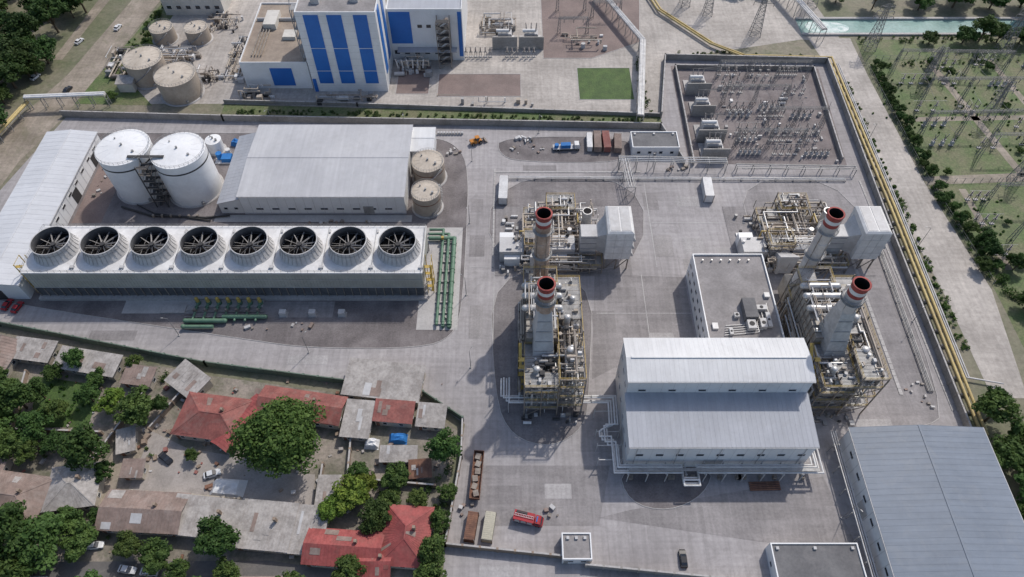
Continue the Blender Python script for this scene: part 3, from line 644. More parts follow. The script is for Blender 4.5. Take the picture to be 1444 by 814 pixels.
for i in range(7):
    x=-9+i*3.2
    b.p('motors',M_yel); b.cyl((x,2.6,1.4),(x,2.6,3.0),.55,n=12); b.sph((x,2.6,3.0),.52)
    b.p('pump_bodies',M_green); b.cyl((x,2.6,0),(x,2.6,1.4),.75,n=12); b.pipe([(x,2.2,1),(x,-1.4,1),(x,-4.5,1.2)],.35,10); b.cyl((x,.6,1),(x,.9,1),.6,n=12)
    b.p('valves',M_steel2); b.box(x-.35,x+.35,-1.2,-.5,1.,2.2)
b.p('headers',M_green); b.pipe([(-11,-4.5,1.3),(1,-4.5,1.3)],.7,14); b.pipe([(0,-3,1.3),(13,-3,1.3)],.7,14); b.pipe([(-11,-6.6,1.2),(-2,-6.6,1.2)],.6,14)
for x,y in ((-11,-4.5),(13,-3),(-11,-6.6),(1,-4.5)): b.sph((x,y,1.3),.75,12,7)
b.p('pads',M_kerb); b.box(-11.5,11,1.4,3.8,0,.25); b.box(-20,-12.5,-1,2,0,.5)
b.p('cable_tray',M_steel)
for o in (0,.8,4.8): b.beam((-12,-.2-o*.5,.5),(12,-.2-o*.5,.5),.2)
b.build()
b=MB('pump_controls',(-62,122.5,0)); b.p('cabinets',M_lgrey)
for i in range(3): b.box(i*9-9,i*9-7,-.8,.8,.2,2)
b.p('feet',M_kerb)
for i in range(3): b.box(i*9-9.3,i*9-6.7,-1,1,.0,.198)
b.build()

# ---------------------------------------------------------------- stacks, boilers
def stack(name,x,y,z0,z1,m):
    b=MB(name,(x,y,0)); r=2.1
    b.p('shaft',m); b.lathe(0,0,[(r+.3,z0),(r+.1,z0+4),(r,z1-4.2)],36)
    k=z0+3
    while k<z1-6: b.lathe(0,0,[(r+.02,k),(r+.2,k+.1),(r+.2,k+.2),(r+.02,k+.3)],36); k+=4.2
    b.p('red_bands',M_red); b.lathe(0,0,[(r,z1-4.2),(r,z1-2.9)],36); b.lathe(0,0,[(r,z1-1.6),(r+.05,z1-.3),(r+.25,z1-.2),(r+.25,z1),(r-.2,z1)],36)
    b.p('white_band',M_wpaint); b.lathe(0,0,[(r,z1-2.9),(r,z1-1.6)],36)
    b.p('flue',M_black); b.lathe(0,0,[(r-.2,z1),(r-.25,z1-8),(.01,z1-8.01)],36)
    for zz in (z1-6.5,z0+(z1-z0)*.45):
        b.p('platform',M_steel); b.lathe(0,0,[(r,zz),(r+.8,zz),(r+.8,zz+.1),(r,zz+.1)],28); rail(b,0,0,r+.78,zz,20)
    b.p('ladder',M_steel)
    for s in (-.3,.3): b.beam((r+.35,s,z0),(r+.35,s,z1-1),.08)
    for i in range(int((z1-z0)/1.)): b.beam((r+.35,-.3,z0+i),(r+.35,.3,z0+i),.06)
    b.p('conduits',M_steel2); b.cyl((-1.7,-1.5,z0),(-1.7,-1.5,z1-7),.1,n=6); b.cyl((1.,-2.1,z0),(1.,-2.1,z1-7),.08,n=6)
    b.build()
def structure(b,x0,x1,y0,y1,levels,sp=4.5,cover=.75,rr=None,m=None,rm=None):
    m=m or M_steel2; rm=rm or M_yel
    nx=max(1,round((x1-x0)/sp)); ny=max(1,round((y1-y0)/sp)); top=levels[-1]
    xs=[x0+(x1-x0)*i/nx for i in range(nx+1)]; ys=[y0+(y1-y0)*i/ny for i in range(ny+1)]
    b.p('steel_columns',m)
    for x in xs:
        for y in ys: b.beam((x,y,0),(x,y,top+(1.5 if rr.random()<.3 else 0)),.28)
    for z in levels:
        b.p('steel_beams',m)
        for x in xs: b.beam((x,y0,z),(x,y1,z),.22,.32)
        for y in ys: b.beam((x0,y,z),(x1,y,z),.22,.32)
        for i in range(nx):
            for j in range(ny):
                if rr.random()<cover:
                    b.p('gratings',M_steel); xx0,xx1=xs[i]+.1,xs[i+1]-.1
                    yy=ys[j]+.1
                    while yy<ys[j+1]-.2: b.box(xx0,xx1,yy,yy+.28,z+.18,z+.22); yy+=.42
        b.p('handrails',rm)
        for zz in (.6,1.15):
            for y in (y0,y1): b.beam((x0,y,z+zz),(x1,y,z+zz),.07)
            for x in (x0,x1): b.beam((x,y0,z+zz),(x,y1,z+zz),.07)
        n=int((x1-x0)/1.5)
        for i in range(n+1):
            x=x0+(x1-x0)*i/n
            for y in (y0,y1): b.beam((x,y,z),(x,y,z+1.15),.06)
        n=int((y1-y0)/1.5)
        for i in range(n+1):
            y=y0+(y1-y0)*i/n
            for x in (x0,x1): b.beam((x,y,z),(x,y,z+1.15),.06)
    b.p('cross_braces',m); lv=[0]+list(levels)
    for a,c in zip(lv,lv[1:]):
        for x in (x0,x1):
            for j in range(ny):
                if rr.random()<.5: b.beam((x,ys[j],a),(x,ys[j+1],c),.15)
        for y in (y0,y1):
            for i in range(nx):
                if rr.random()<.5: b.beam((xs[i],y,a),(xs[i+1],y,c),.15)
def pipework(b,x0,x1,y0,y1,z0,z1,n,rr,rmin=.1,rmax=.35,mats=None):
    mats=mats or [('lagged_pipes',M_silver),('steel_pipes',M_steel2),('pale_pipes',M_btop),('grey_pipes',M_lgrey),('brown_pipes',M_btank)]
    for _ in range(n):
        pn,m=rr.choice(mats); r=rr.uniform(rmin,rmax); p=[rr.uniform(x0,x1),rr.uniform(y0,y1),rr.uniform(z0,z1)]; pts=[tuple(p)]; last=-1
        for k in range(rr.randint(2,4)):
            ax=rr.choice([a for a in (0,1,2) if a!=last]); last=ax; lo,hi=((x0,x1),(y0,y1),(z0,z1))[ax]; p[ax]=rr.uniform(lo,hi); pts.append(tuple(p))
        b.p(pn,m); b.pipe(pts,r,7)
def clutter(b,x0,x1,y0,y1,z,n,rr,smax=1.6,mats=None):
    mats=mats or [('cabinets',M_lgrey),('skids',M_steel2),('white_boxes',M_wpaint),('drive_units',M_steel),('dark_boxes',M_dark),('tan_boxes',M_btank)]
    for _ in range(n):
        pn,m=rr.choice(mats); b.p(pn,m); x=rr.uniform(x0,x1);y=rr.uniform(y0,y1);w=rr.uniform(.4,smax);d=rr.uniform(.4,smax);h=rr.uniform(.5,smax*1.1)
        if rr.random()<.55: b.box(x-w/2,x+w/2,y-d/2,y+d/2,z,z+h)
        elif rr.random()<.5: b.cyl((x,y,z),(x,y,z+h),w*.4,n=10)
        else: b.cyl((x-w,y,z+w*.45),(x+w,y,z+w*.45),w*.4,n=10); b.box(x-w*.6,x+w*.6,y-.2,y+.2,z,z+w*.2)

def unit(dx,sm,seed):
    rr=random.Random(seed); ox=8.5+dx
    stack('exhaust_stack',ox,128,9,40,sm); stack('exhaust_stack',ox,104.6,30,40,sm)
    b=MB('heat_recovery_boiler',(ox,110,0))
    b.p('casing',M_casing); b.box(-4.6,3.6,-8,10,2,19)
    b.hexa([(-4.6,10,2),(3.6,10,2),(2.6,15.5,3),(-2.6,15.5,3)],[(-4.6,10,19),(3.6,10,19),(2.6,15.5,10),(-2.6,15.5,10)])
    b.p('bypass_base',M_casing); b.box(-3.4,3.4,15.5,21.5,1.5,9); b.hexa([(-3.4,15.5,9.01),(3.4,15.5,9.01),(3.4,21.5,9.01),(-3.4,21.5,9.01)],[(-2,16.3,10.5),(2,16.3,10.5),(2,20,10.5),(-2,20,10.5)])
    b.p('casing_ribs',M_steel2)
    for i in range(10):
        y=-8+i*2
        b.box(-4.8,3.8,y-.1,y+.1,19.,19.3); b.box(-4.85,-4.6,y-.1,y+.1,2,19); b.box(3.6,3.85,y-.1,y+.1,2,19)
    for z in range(4,19,3): b.box(-4.95,-4.86,-8,10,z,z+.25); b.box(3.86,3.95,-8,10,z,z+.25)
    b.p('outlet_hood',M_lgrey if dx==0 else M_silver)
    b.hexa([(-3.0,-12.5,15),(2.8,-12.5,15),(2.8,-3.5,19.2),(-3.0,-3.5,19.2)],[(-1.7,-7.2,30.5),(1.7,-7.2,30.5),(1.7,-3.6,30.5),(-1.7,-3.6,30.5)])
    b.p('hood_stiffeners',M_steel)
    for f in (.2,.4,.6,.8):
        y=-12.6+f*5.3; z=15+f*15.5; w=3.0-f*1.3; b.beam((-w,y-.02,z),(w,y-.02,z),.12)
    b.p('steam_drums',M_silver)
    for y in (8,4.6,0.5): b.cyl((-5,y,21),(4.6,y,21),.95,n=18); b.sph((-5,y,21),.94,12,7); b.sph((4.6,y,21),.94,12,7)
    b.p('drum_saddles',M_steel2)
    for y in (8,4.6,.5):
        for x in (-3.5,0,3): b.box(x-.2,x+.2,y-.7,y+.7,19.3,20.4)
    structure(b,3.9,10.6,-21,12,(5,10,15,19.5),4.6,.6,rr)
    structure(b,-5.2,3.8,-21.5,-8.4,(4.5,9,13,16.5),4.4,.65,rr)
    structure(b,-5.2,4.2,9,14.5,(12,20.5),4.6,.5,rr)
    pipework(b,4,10.5,-21,12,1,21,80,rr); pipework(b,-5,4,-21,-9,1,17.5,70,rr); pipework(b,-5,4.5,-7.5,11,19.5,23,30,rr,.1,.28)
    pipework(b,-6.8,-5,-20,12,.5,12,26,rr,.1,.3)
    clutter(b,4,10,-20,11,15.25,20,rr); clutter(b,4,10,-20,11,19.75,22,rr,1.3); clutter(b,-5,3.5,-21,-13,16.7,18,rr,1.3); clutter(b,-5,3,-21,-13,13.2,12,rr,1.4)
    clutter(b,-6,10,-24,-21,0.05,12,rr,1.5); clutter(b,-4,3.2,-2,10,19.35,16,rr,1.)
    b.p('vertical_vessels',M_silver)
    for x,y,r,h in ((7,-12,1.1,20),(6.4,-3,.9,22),(8.2,4,.8,21),(-2,-17,.9,18.5)): b.cyl((x,y,0.1),(x,y,h),r,n=16); b.sph((x,y,h),r*.99,12,6,.5)
    b.p('stairs',M_yel)
    for i in range(5):
        z=i*3.8; b.beam((-6.3,-14 if i%2==0 else -9.5,z),(-6.3,-9.5 if i%2==0 else -14,z+3.8),.8,.12)
        for y in (-14.6,-8.9): b.beam((-6.8,y,0),(-6.8,y,19.5),.18)
        b.box(-6.9,-5.3,-15.2,-14,z+3.75,z+3.85)
    b.build()
    g=MB('gas_turbine_unit',(ox,146,0))
    g.p('enclosures',M_lgrey); g.box(-12.5,-4.8,-3,3.2,0.3,5.5); g.box(3,11.5,-2.8,3,.3,6.5); g.box(-4,2.4,-2.4,2.6,.3,5)
    g.hexa([(-2.6,-2.5,1),(2.4,-2.5,1),(2.4,-8,.8),(-2.6,-8,.8)][::-1],[(-2.2,-2.5,5),(2.,-2.5,5),(3.,-8,9),(-3.,-8,9)][::-1])
    g.p('enclosure_white',M_white); g.box(-11,-6,-4.8,-3.05,.3,4); g.box(-12.5,-8,3.3,6,.3,4.5); g.box(4,9,-5.4,-2.9,.3,4.2)
    g.p('filter_house',M_wpaint); g.box(20.5,28.5,-6,5.5,5.5,17.5)
    g.hexa([(20.5,-6,17.51),(28.5,-6,17.51),(28.5,5.5,17.51),(20.5,5.5,17.51)],[(21.2,-5.4,18.1),(27.8,-5.4,18.1),(27.8,4.9,18.1),(21.2,4.9,18.1)])
    g.p('filter_roof_sheets',M_lgrey); g.box(21.4,24.3,-5.2,4.7,18.102,18.2); g.box(24.7,27.6,-5.2,4.7,18.102,18.2)
    g.p('inlet_duct',M_lgrey); g.box(13.,18.,-2.6,2.4,2,12.5); g.hexa([(18.01,-2.6,6),(20.49,-4.4,6.3),(20.49,4.,6.3),(18.01,2.4,6)],[(18.01,-2.6,12.5),(20.49,-4.4,15.5),(20.49,4.,15.5),(18.01,2.4,12.5)])
    g.p('duct_ribs',M_steel)
    for z in (4,6.5,9,11.5): g.box(12.9,18.,-2.72,-2.605,z,z+.18)
    g.p('filter_panels',M_lgrey)
    for z in (8.5,11.5,14.5): g.box(20.5,28.5,-6.06,-6.004,z-.04,z+.04)
    for x in (23.1,25.8): g.box(x-.04,x+.04,-6.06,-6.004,5.6,17.4)
    g.p('filter_hoods',M_lgrey)
    for z in (7,10.5,14): g.hexa([(28.5,-5.8,z),(29.3,-5.8,z-.4),(29.3,5.3,z-.4),(28.5,5.3,z)],[(28.5,-5.8,z+1.8),(29.3,-5.8,z+.4),(29.3,5.3,z+.4),(28.5,5.3,z+1.8)])
    g.p('legs',M_steel2)
    for x in (20.9,24.5,28.1):
        for y in (-5.6,0,5.1): g.beam((x,y,0),(x,y,5.5),.35)
    for x in (20.9,24.5): g.beam((x,-5.6,0),(x+3.6,-5.6,5.3),.2)
    g.p('vent_stacks',M_silver); g.cyl((15.8,9.5,0),(15.8,9.5,11),1.6,n=20); g.cyl((10,4.5,0),(10,4.5,8),.7,n=14)
    g.p('vent_mouth_shade',M_black); g.cyl((15.8,9.5,11.01),(15.8,9.5,11.04),1.3,n=20)  # black disc on the closed cap paints the shade inside an open vent
    g.p('heat_exchangers',M_btank)
    for x in (5.8,8.2,10.6): g.cyl((x,5.5,2.2),(x,13,2.2),1.05,n=16); g.sph((x,5.5,2.2),1.05,12,6); g.sph((x,13,2.2),1.05,12,6)
    g.p('coolers',M_btank); g.cyl((-3,8,3.4),(4.2,8,3.4),1.5,n=20); g.sph((-3,8,3.4),1.5,12,7); g.sph((4.2,8,3.4),1.5,12,7)
    g.p('cooler_legs',M_steel2); g.box(-2.2,-1.6,7,9,0,2.2); g.box(2.8,3.4,7,9,0,2.2)
    for x in (5.8,8.2,10.6): g.box(x-.3,x+.3,6.5,7,0,1.3); g.box(x-.3,x+.3,11.5,12,0,1.3)
    structure(g,3.,12.5,14.5,21,(3.2,6.2),4.2,.6,rr); structure(g,-4.6,3,-2.6,3.4,(6,8.2),4.,.6,rr)
    structure(g,12.4,20,-7.5,-3.2,(3.5,),4,.7,rr); structure(g,-4.5,2.8,10.5,17,(3.5,),4,.7,rr)
    pipework(g,-5,20,3,20,.5,6.5,85,rr); pipework(g,-6,20,-8,-3,.4,6,45,rr); pipework(g,3,12,14.5,21,1,8,28,rr); pipework(g,-5,12,-3,5,5,8.5,25,rr,.08,.22)
    clutter(g,-13,19,-8,-4,.05,24,rr,2.); clutter(g,-12,-5,6,17,.05,10,rr,1.6); clutter(g,12,19,3,19,.05,18,rr,1.9); clutter(g,-4.5,12,-2.5,3,6.6,10,rr,1.1); clutter(g,-12,-5,-2.5,3,5.52,6,rr,1.2)
    clutter(g,4,12,15,20.5,6.5,8,rr,1.2)
    g.p('yellow_cranes',M_yel); g.beam((-6,4,0),(-6,4,7.5),.3); g.beam((-6,4,7.4),(-1.5,4,7.4),.3); g.beam((13,12,0),(13,12,7),.3); g.beam((13,12,7),(13,8,7),.3)
    g.p('slab',M_paver2); g.box(-14,30,-8.5,21.5,.045,.14)
    g.build()
unit(0,M_stackA,5); unit(77.8,M_stackB,8)

b=MB('steam_pipe_rack',(0,0,0)); b.p('pipes',M_wpaint)
for i in range(4):
    o=i*.75; z=4.2+(i%2)*.5
    b.pipe([(-3+o,98,z),(-3+o,92.5-o,z),(22,92.5-o,z),(22,91-o+1,z+1),(28.5-o,91-o+1,z+1),(28.5-o,84-o*.2,z),(25.4-o*.9,84-o,z),(25.4-o*.9,78+o,z),(28-o*.7,78+o,z),(28-o*.7,72.4-o,z),(44,72.4-o,z),(44,69-o,z),(48,69-o,z),(48,72.4-o,z),(78+o,72.4-o,z),(78+o,77,z)],.24,8)
b.p('supports',M_lgrey)
for x in list(range(-1,24,5)): 
    for y in (93.4,89.6): b.beam((x,y,0),(x,y,5.2),.22)
    b.beam((x,93.4,4),(x,89.6,4),.25)
for x in range(30,80,5):
    for y in (72.9,69.6): b.beam((x,y,0),(x,y,5),.22)
    b.beam((x,72.9,3.9),(x,69.6,3.9),.25); b.beam((x,72.9,0),(x,69.6,3.9),.12)
for y in (88,82,78,74):
    b.beam((22.6,y,0),(22.6,y,5),.2); b.beam((28.8,y,0),(28.8,y,5),.2); b.beam((22.6,y,3.9),(28.8,y,3.9),.22)
b.p('walkway',M_steel); b.box(30,79,70.2,71.0,5.6,5.7)
b.p('valve_stations',M_steel2)
rr=random.Random(3)
for i in range(12): x=rr.uniform(30,76); b.box(x,x+rr.uniform(.5,1.2),70,71,.05,1.4)
b.build()
def rack(name,p0,p1,w,h,npipes,m,sp=6,r=.2,pm='pipes'):
    b=MB(name); A=Vector((*p0,0));C=Vector((*p1,0)); d=(C-A).normalized(); nrm=Vector((-d.y,d.x,0)); L=(C-A).length; n=max(1,int(L/sp)); b.p('frames',M_steel)
    for i in range(n+1):
        q=A.lerp(C,i/n); a=q-nrm*w/2; c=q+nrm*w/2; U=Vector((0,0,h)); b.beam(a,a+U,.2); b.beam(c,c+U,.2); b.beam(a+U,c+U,.22)
        if h>3: b.beam(a,c+U*.9,.1)
    for s in (-1,1): b.beam(A+nrm*s*w/2+Vector((0,0,h+.1)),C+nrm*s*w/2+Vector((0,0,h+.1)),.14)
    b.p(pm,m)
    for k in range(npipes):
        o=nrm*((k+.5)/npipes-.5)*w*.9+Vector((0,0,h+.1+r)); b.cyl(A+o,C+o,r*(1 if k%2 else .75),n=8)
    return b
rack('cable_bridge',(38,186),(76,185),3,5,3,M_wpaint,r=.15).build()
rack('cable_bridge',(40,186),(41,172),3,5,3,M_silver,r=.15).build()
rack('pipe_bridge',(-4,181),(118,180),1.2,.7,2,M_wpaint,r=.13).build()
rack('cable_bridge',(80,184.5),(122,183.5),2,3,2,M_steel,r=.15).build()
rack('pipe_bridge',(54,256),(48,209),2.6,5,5,M_silver,r=.35).build()
rack('pipe_bridge',(38,296),(54,256),2.6,5,5,M_silver,r=.35).build()
rack('pipe_bridge',(-186,219),(-156,221),2,5,2,M_wpaint,r=.6).build()
rack('pipe_bridge',(-186,219),(-200,150),2,3,2,M_ypipe,r=.5).build()
rack('pipe_bridge',(120.5,152),(119,96),1.4,.6,3,M_steel,r=.14).build()
rack('pipe_bridge',(120,300),(130,262),3,6,4,M_silver,r=.35).build()
b=MB('gas_pipeline'); b.p('pipes',M_ypipe)
for o in (0,1.5): b.pipe([(60+o,300,1.6),(64+o,284,1.6),(83+o,259,1.6),(96,249.5+o,1.6),(130.0+o,248+o,1.6),(129.5+o,204,1.6),(129.2+o,165,1.6),(128.6+o,140,1.6),(127.6+o,96,1.6),(127.4+o,82,1.6)],.42,10)
b.p('thin_pipes',M_lgrey)
for o in (2.7,3.4): b.pipe([(130+o,246,1.2),(129.2+o,165,1.2),(127.6+o,100,1.2),(140,98,1.2)],.22,8)
b.p('supports',M_kerb)
for i in range(30):
    y=246-i*5.4; x=130.6-(246-y)*.018; b.box(x-1.,x+1.6,y-.25,y+.25,0,1.1)
b.build()
for (x0_,x1_,y0_,y1_) in ((-6.5,-5.9,141,186),(-6,46,184,184.6),(123,123.6,90,180),(83,122,186.,186.5),(110,111,95,150)):
    b=MB('cable_trench_cover'); b.p('slabs',M_kerb); L=max(x1_-x0_,y1_-y0_); n=int(L/2)
    for i in range(n):
        if x1_-x0_>y1_-y0_: b.box(x0_+i*L/n+.05,x0_+(i+1)*L/n-.05,y0_,y1_,.05,.2)
        else: b.box(x0_,x1_,y0_+i*L/n+.05,y0_+(i+1)*L/n-.05,.05,.2)
    b.build()

# ---------------------------------------------------------------- substation
def transformer(x,y,s=1.,rot=0.,name='power_transformer'):
    b=MB(name,(x,y,0),rot); b.p('tank',M_lgrey); b.box(-2.4*s,2.4*s,-1.5*s,1.5*s,.5,4*s); b.box(-2.2*s,2.2*s,-1.3*s,1.3*s,4*s+.003,4.2*s)
    b.p('radiators',M_steel)
    for i in range(9):
        x_=(-2.2+i*.55)*s; b.box(x_,x_+.18,1.6*s,2.9*s,.8,3.6*s); b.box(x_,x_+.18,-2.9*s,-1.6*s,.8,3.6*s)
    b.p('conservator',M_wpaint); b.cyl((-3*s,-.8*s,5.2*s),(1.4*s,-.8*s,5.2*s),.6*s,n=14)
    b.p('bushings',M_insul)
    for i in range(3): b.cyl(((-1.6+i*1.6)*s,.5*s,4.2*s),((-1.9+i*1.9)*s,1.2*s,7*s),.28*s,.14*s,10)
    b.p('foundation',M_kerb); b.box(-4*s,4*s,-3.6*s,3.6*s,.04,.5); b.p('cabinet',M_wpaint); b.box(2.5*s,3.2*s,-.8*s,.8*s,.6,2.6)
    b.p('firewall',M_wall); b.box(-4.3*s,4.3*s,-4.3*s,-3.9*s,0,5.*s); b.build()
for y in (232,219,205,195): transformer(73+R.uniform(-.5,.5),y,R.uniform(.95,1.2))
def gantry(x0,x1,y,h,name='bus_gantry',m=None,spans=3,w=1.1,rot=0.):
    m=m or M_gsteel
    cx=(x0+x1)/2; b=MB(name,(cx,y,0),rot); L=x1-x0; b.p('lattice',m)
    for i in range(spans+1):
        x=-L/2+L*i/spans
        for sx in (-1,1):
            for sy in (-1,1): b.beam((x+sx*w*.6,sy*w*.6,0),(x+sx*w*.25,sy*w*.25,h),.13)
        k=0
        while k<h-1.5:
            f=1-k/h*.6; a=w*.6*f; b.beam((x-a,-a,k),(x+a,-a,k+1.5),.08); b.beam((x+a,a,k),(x-a,a,k+1.5),.08); b.beam((x-a,a,k),(x-a,-a,k+1.5),.08); k+=1.5
        b.beam((x,0,h),(x,0,h+2.5),.1)
    for dy in (-w*.3,w*.3):
        for z in (h-.8,h): b.beam((-L/2,dy,z),(L/2,dy,z),.11)
    n=int(L/1.2)
    for i in range(n):
        xa=-L/2+L*i/n; xb=xa+L/n; b.beam((xa,-w*.3,h-.8),(xb,-w*.3,h),.06); b.beam((xa,-w*.3,h),(xb,w*.3,h),.06)
    b.p('insulators',M_insul)
    for i in range(spans*3):
        x=-L/2+L*(i+.5)/(spans*3); b.cyl((x,0,h-.8),(x,0,h-2.6),.16,n=6)
    b.build()
for x0_,x1_,y_ in ((82,118,237),(82,106,222),(96,117,209),(82,106,197)): gantry(x0_,x1_,y_,9,spans=2 if x1_-x0_<30 else 3)
def equip_row(name,x0,x1,y,n,h,kind=0,jit=0):
    b=MB(name,((x0+x1)/2,y,0)); L=x1-x0
    for i in range(n):
        x=-L/2+L*(i+.5)/n
        b.p('supports',M_gsteel); b.beam((x-.4,0,0),(x-.4,0,h*.5),.16); b.beam((x+.4,0,0),(x+.4,0,h*.5),.16); b.box(x-.7,x+.7,-.3,.3,h*.5,h*.5+.2)
        b.p('foundations',M_kerb); b.box(x-.8,x+.8,-.5,.5,.05,.3)
        b.p('insulators',M_insul)
        if kind==0:
            b.cyl((x,0,h*.5+.2),(x,0,h),.2,.14,8)
            for k in range(5): z=h*.5+.4+k*(h*.5-.5)/5; b.cyl((x,0,z),(x,0,z+.08),.32,n=8)
        elif kind==1:
            b.cyl((x,0,h*.5+.2),(x-.7,0,h),.18,.12,8); b.cyl((x,0,h*.5+.2),(x+.7,0,h),.18,.12,8); b.p('breaker_box',M_lgrey); b.box(x-.5,x+.5,-.5,.5,.8,1.9)
        else:
            for dy in (-1.2,1.2): b.cyl((x,dy,h*.5+.2),(x,dy,h),.18,.12,8)
            b.p('supports',M_gsteel); b.beam((x,-1.4,h*.5),(x,1.4,h*.5),.15); b.p('blades',M_steel); b.beam((x,-1.2,h),(x,1.2,h+.1),.09)
    b.p('conductors',M_steel)
    if kind==0: b.beam((-L/2,0,h+.05),(L/2,0,h+.05),.09)
    b.build()
kk=0
for y in (240.5,233,228,218.5,214.5,205.5,201,193):
    for seg in ((82.5,92.5),(94.5,104.5),(106,116)):
        if R.random()<.9: equip_row(('post_insulator','circuit_breaker','disconnector')[kk%3],seg[0]+R.uniform(-.6,.6),seg[1]+R.uniform(-1.5,.5),y+R.uniform(-.8,.8),R.choice((3,4,5)),R.uniform(3.6,5.2),kk%3)
        kk+=R.choice((1,2))
b=MB('substation_cabinets',(100,215,0)); rr=random.Random(21); clutter(b,-20,18,-26,26,.05,42,rr,1.7,[('kiosks',M_lgrey),('white_kiosks',M_wpaint),('plinths',M_kerb)]); b.build()
b=MB('overhead_conductors'); b.p('wires',M_gsteel)
for x in (84,88,92,97,101,105,109,113):
    for ya,yb in ((237,222),(222,209),(209,197)):
        pts=[(x,ya+(yb-ya)*t/5,8.2-1.1*math.sin(math.pi*t/5)) for t in range(6)]
        for p,q in zip(pts,pts[1:]): b.beam(p,q,.06)
for y in (232,219,205,195):
    for k in (-1,0,1): b.beam((73+k*2.,y+1.5,8),(83,y+k*1.5+1,8.4),.07)
b.build()
for y_,xa,xb,sp_ in ((241,154,198,3),(224,160,222,4),(205,153,196,3),(193,170,228,3),(168,162,205,2),(152,165,205,2)): gantry(xa,xb,y_,11,spans=sp_,name='switchyard_gantry',rot=R.uniform(-.03,.03))
kk=0
for y in (246,234,217,210,198,172,161,147):
    for x in (154,170,188,206):
        if R.random()<.7 : equip_row(('post_insulator','disconnector','circuit_breaker')[kk%3],x+R.uniform(-1,3),x+R.uniform(8,12),y+R.uniform(-1.5,1.5),R.choice((2,3,3)),R.uniform(4,5.5),(0,2,1)[kk%3]); kk+=1
b=MB('overhead_conductors'); b.p('wires',M_gsteel)
for x in range(158,220,8):
    for ya,yb in ((241,224),(224,205),(205,193)):
        pts=[(x,ya+(yb-ya)*t/5,10.-1.2*math.sin(math.pi*t/5)) for t in range(6)]
        for p,q in zip(pts,pts[1:]): b.beam(p,q,.06)
b.build()
def pylon(x,y,h,rot=0):
    b=MB('lattice_pylon',(x,y,0),rot); b.p('lattice',M_gsteel)
    w=h*.11; k=0
    for sx in (-1,1):
        for sy in (-1,1): b.beam((sx*w,sy*w,0),(sx*w*.2,sy*w*.2,h),.17)
    while k<h-2:
        a=w*(1-.8*k/h); c=w*(1-.8*(k+2)/h)
        for s in (-1,1): b.beam((-a,s*a,k),(c,s*c,k+2),.09); b.beam((a,s*a,k),(-c,s*c,k+2),.09); b.beam((s*a,-a,k),(s*c,c,k+2),.09); b.beam((-a,s*a,k),(a,s*a,k),.09)
        k+=2
    b.p('crossarms',M_gsteel)
    for z,l in ((h*.72,h*.2),(h*.84,h*.17),(h*.95,h*.13)):
        for s in (-1,1): b.beam((0,-.4,z),(s*l,0,z+.3),.13); b.beam((0,.4,z),(s*l,0,z+.3),.13); b.beam((0,0,z+1.4),(s*l,0,z+.3),.1)
    b.p('insulators',M_insul)
    for z,l in ((h*.72,h*.2),(h*.84,h*.17),(h*.95,h*.13)):
        for s in (-1,1): b.cyl((s*l,0,z+.3),(s*l,0,z-1.3),.14,n=6)
    b.build()
for x,y,h in ((104,268,20),(86,283,18),(133,290,22),(150,258,20),(77,290,18),(205,256,20),(182,214,17),(212,226,17),(166,236,16),(178,180,16)): pylon(x,y,h,R.uniform(-.2,.2))
for x,y in ((-3,262),(8,262)): transformer(x,y,1.2)
for x in (-20,-14,-3,4): equip_row('post_insulator',x,x+6,252,3,4.6,0)
for x,y in ((20,285),(35,280),(20,268)): gantry(x,x+12,y,8,spans=1)
b=MB('unit_transformers',(-41,243,0)); rr=random.Random(4); clutter(b,-6,8,-4,5,.05,26,rr,2.6,[('tanks',M_lgrey),('boxes',M_steel),('white_units',M_wpaint)]); pipework(b,-6,8,-4,5,.5,6,14,rr)
b.p('bushings',M_wpaint)
for i in range(6): b.cyl((-5+i*2,-1,2),(-5.4+i*2.2,-2,6.5),.35,.2,10)
b.build()
for cx,cy,w,d,n,seed in ((-140,250,22,10,30,1),(-100,226,14,5,14,2),(-160,245,10,20,16,3),(-125,275,16,12,20,4),(-112,250,8,30,26,9),(-6,272,16,12,26,6),(-122,238,10,10,14,7),(30,262,18,12,8,8),(-64,224,24,5,10,11),(-10,222,40,3,6,12)):
    rr=random.Random(seed); b=MB('process_skid',(cx,cy,0)); clutter(b,-w/2,w/2,-d/2,d/2,.05,n,rr,2.4); pipework(b,-w/2,w/2,-d/2,d/2,.4,4.5,int(n*.7),rr); b.build()
b=MB('reactor_shed',(-152,231,0)); b.p('walls',M_cream); b.box(-3,3,-2,2,0,4); b.p('roof',M_asb); b.hexa([(-3.4,-2.4,4.02),(3.4,-2.4,4.02),(3.4,2.4,4.02),(-3.4,2.4,4.02)],[(-3.4,-2.4,4.2),(3.4,-2.4,4.2),(3.4,2.4,5),(-3.4,2.4,5)]); b.build()

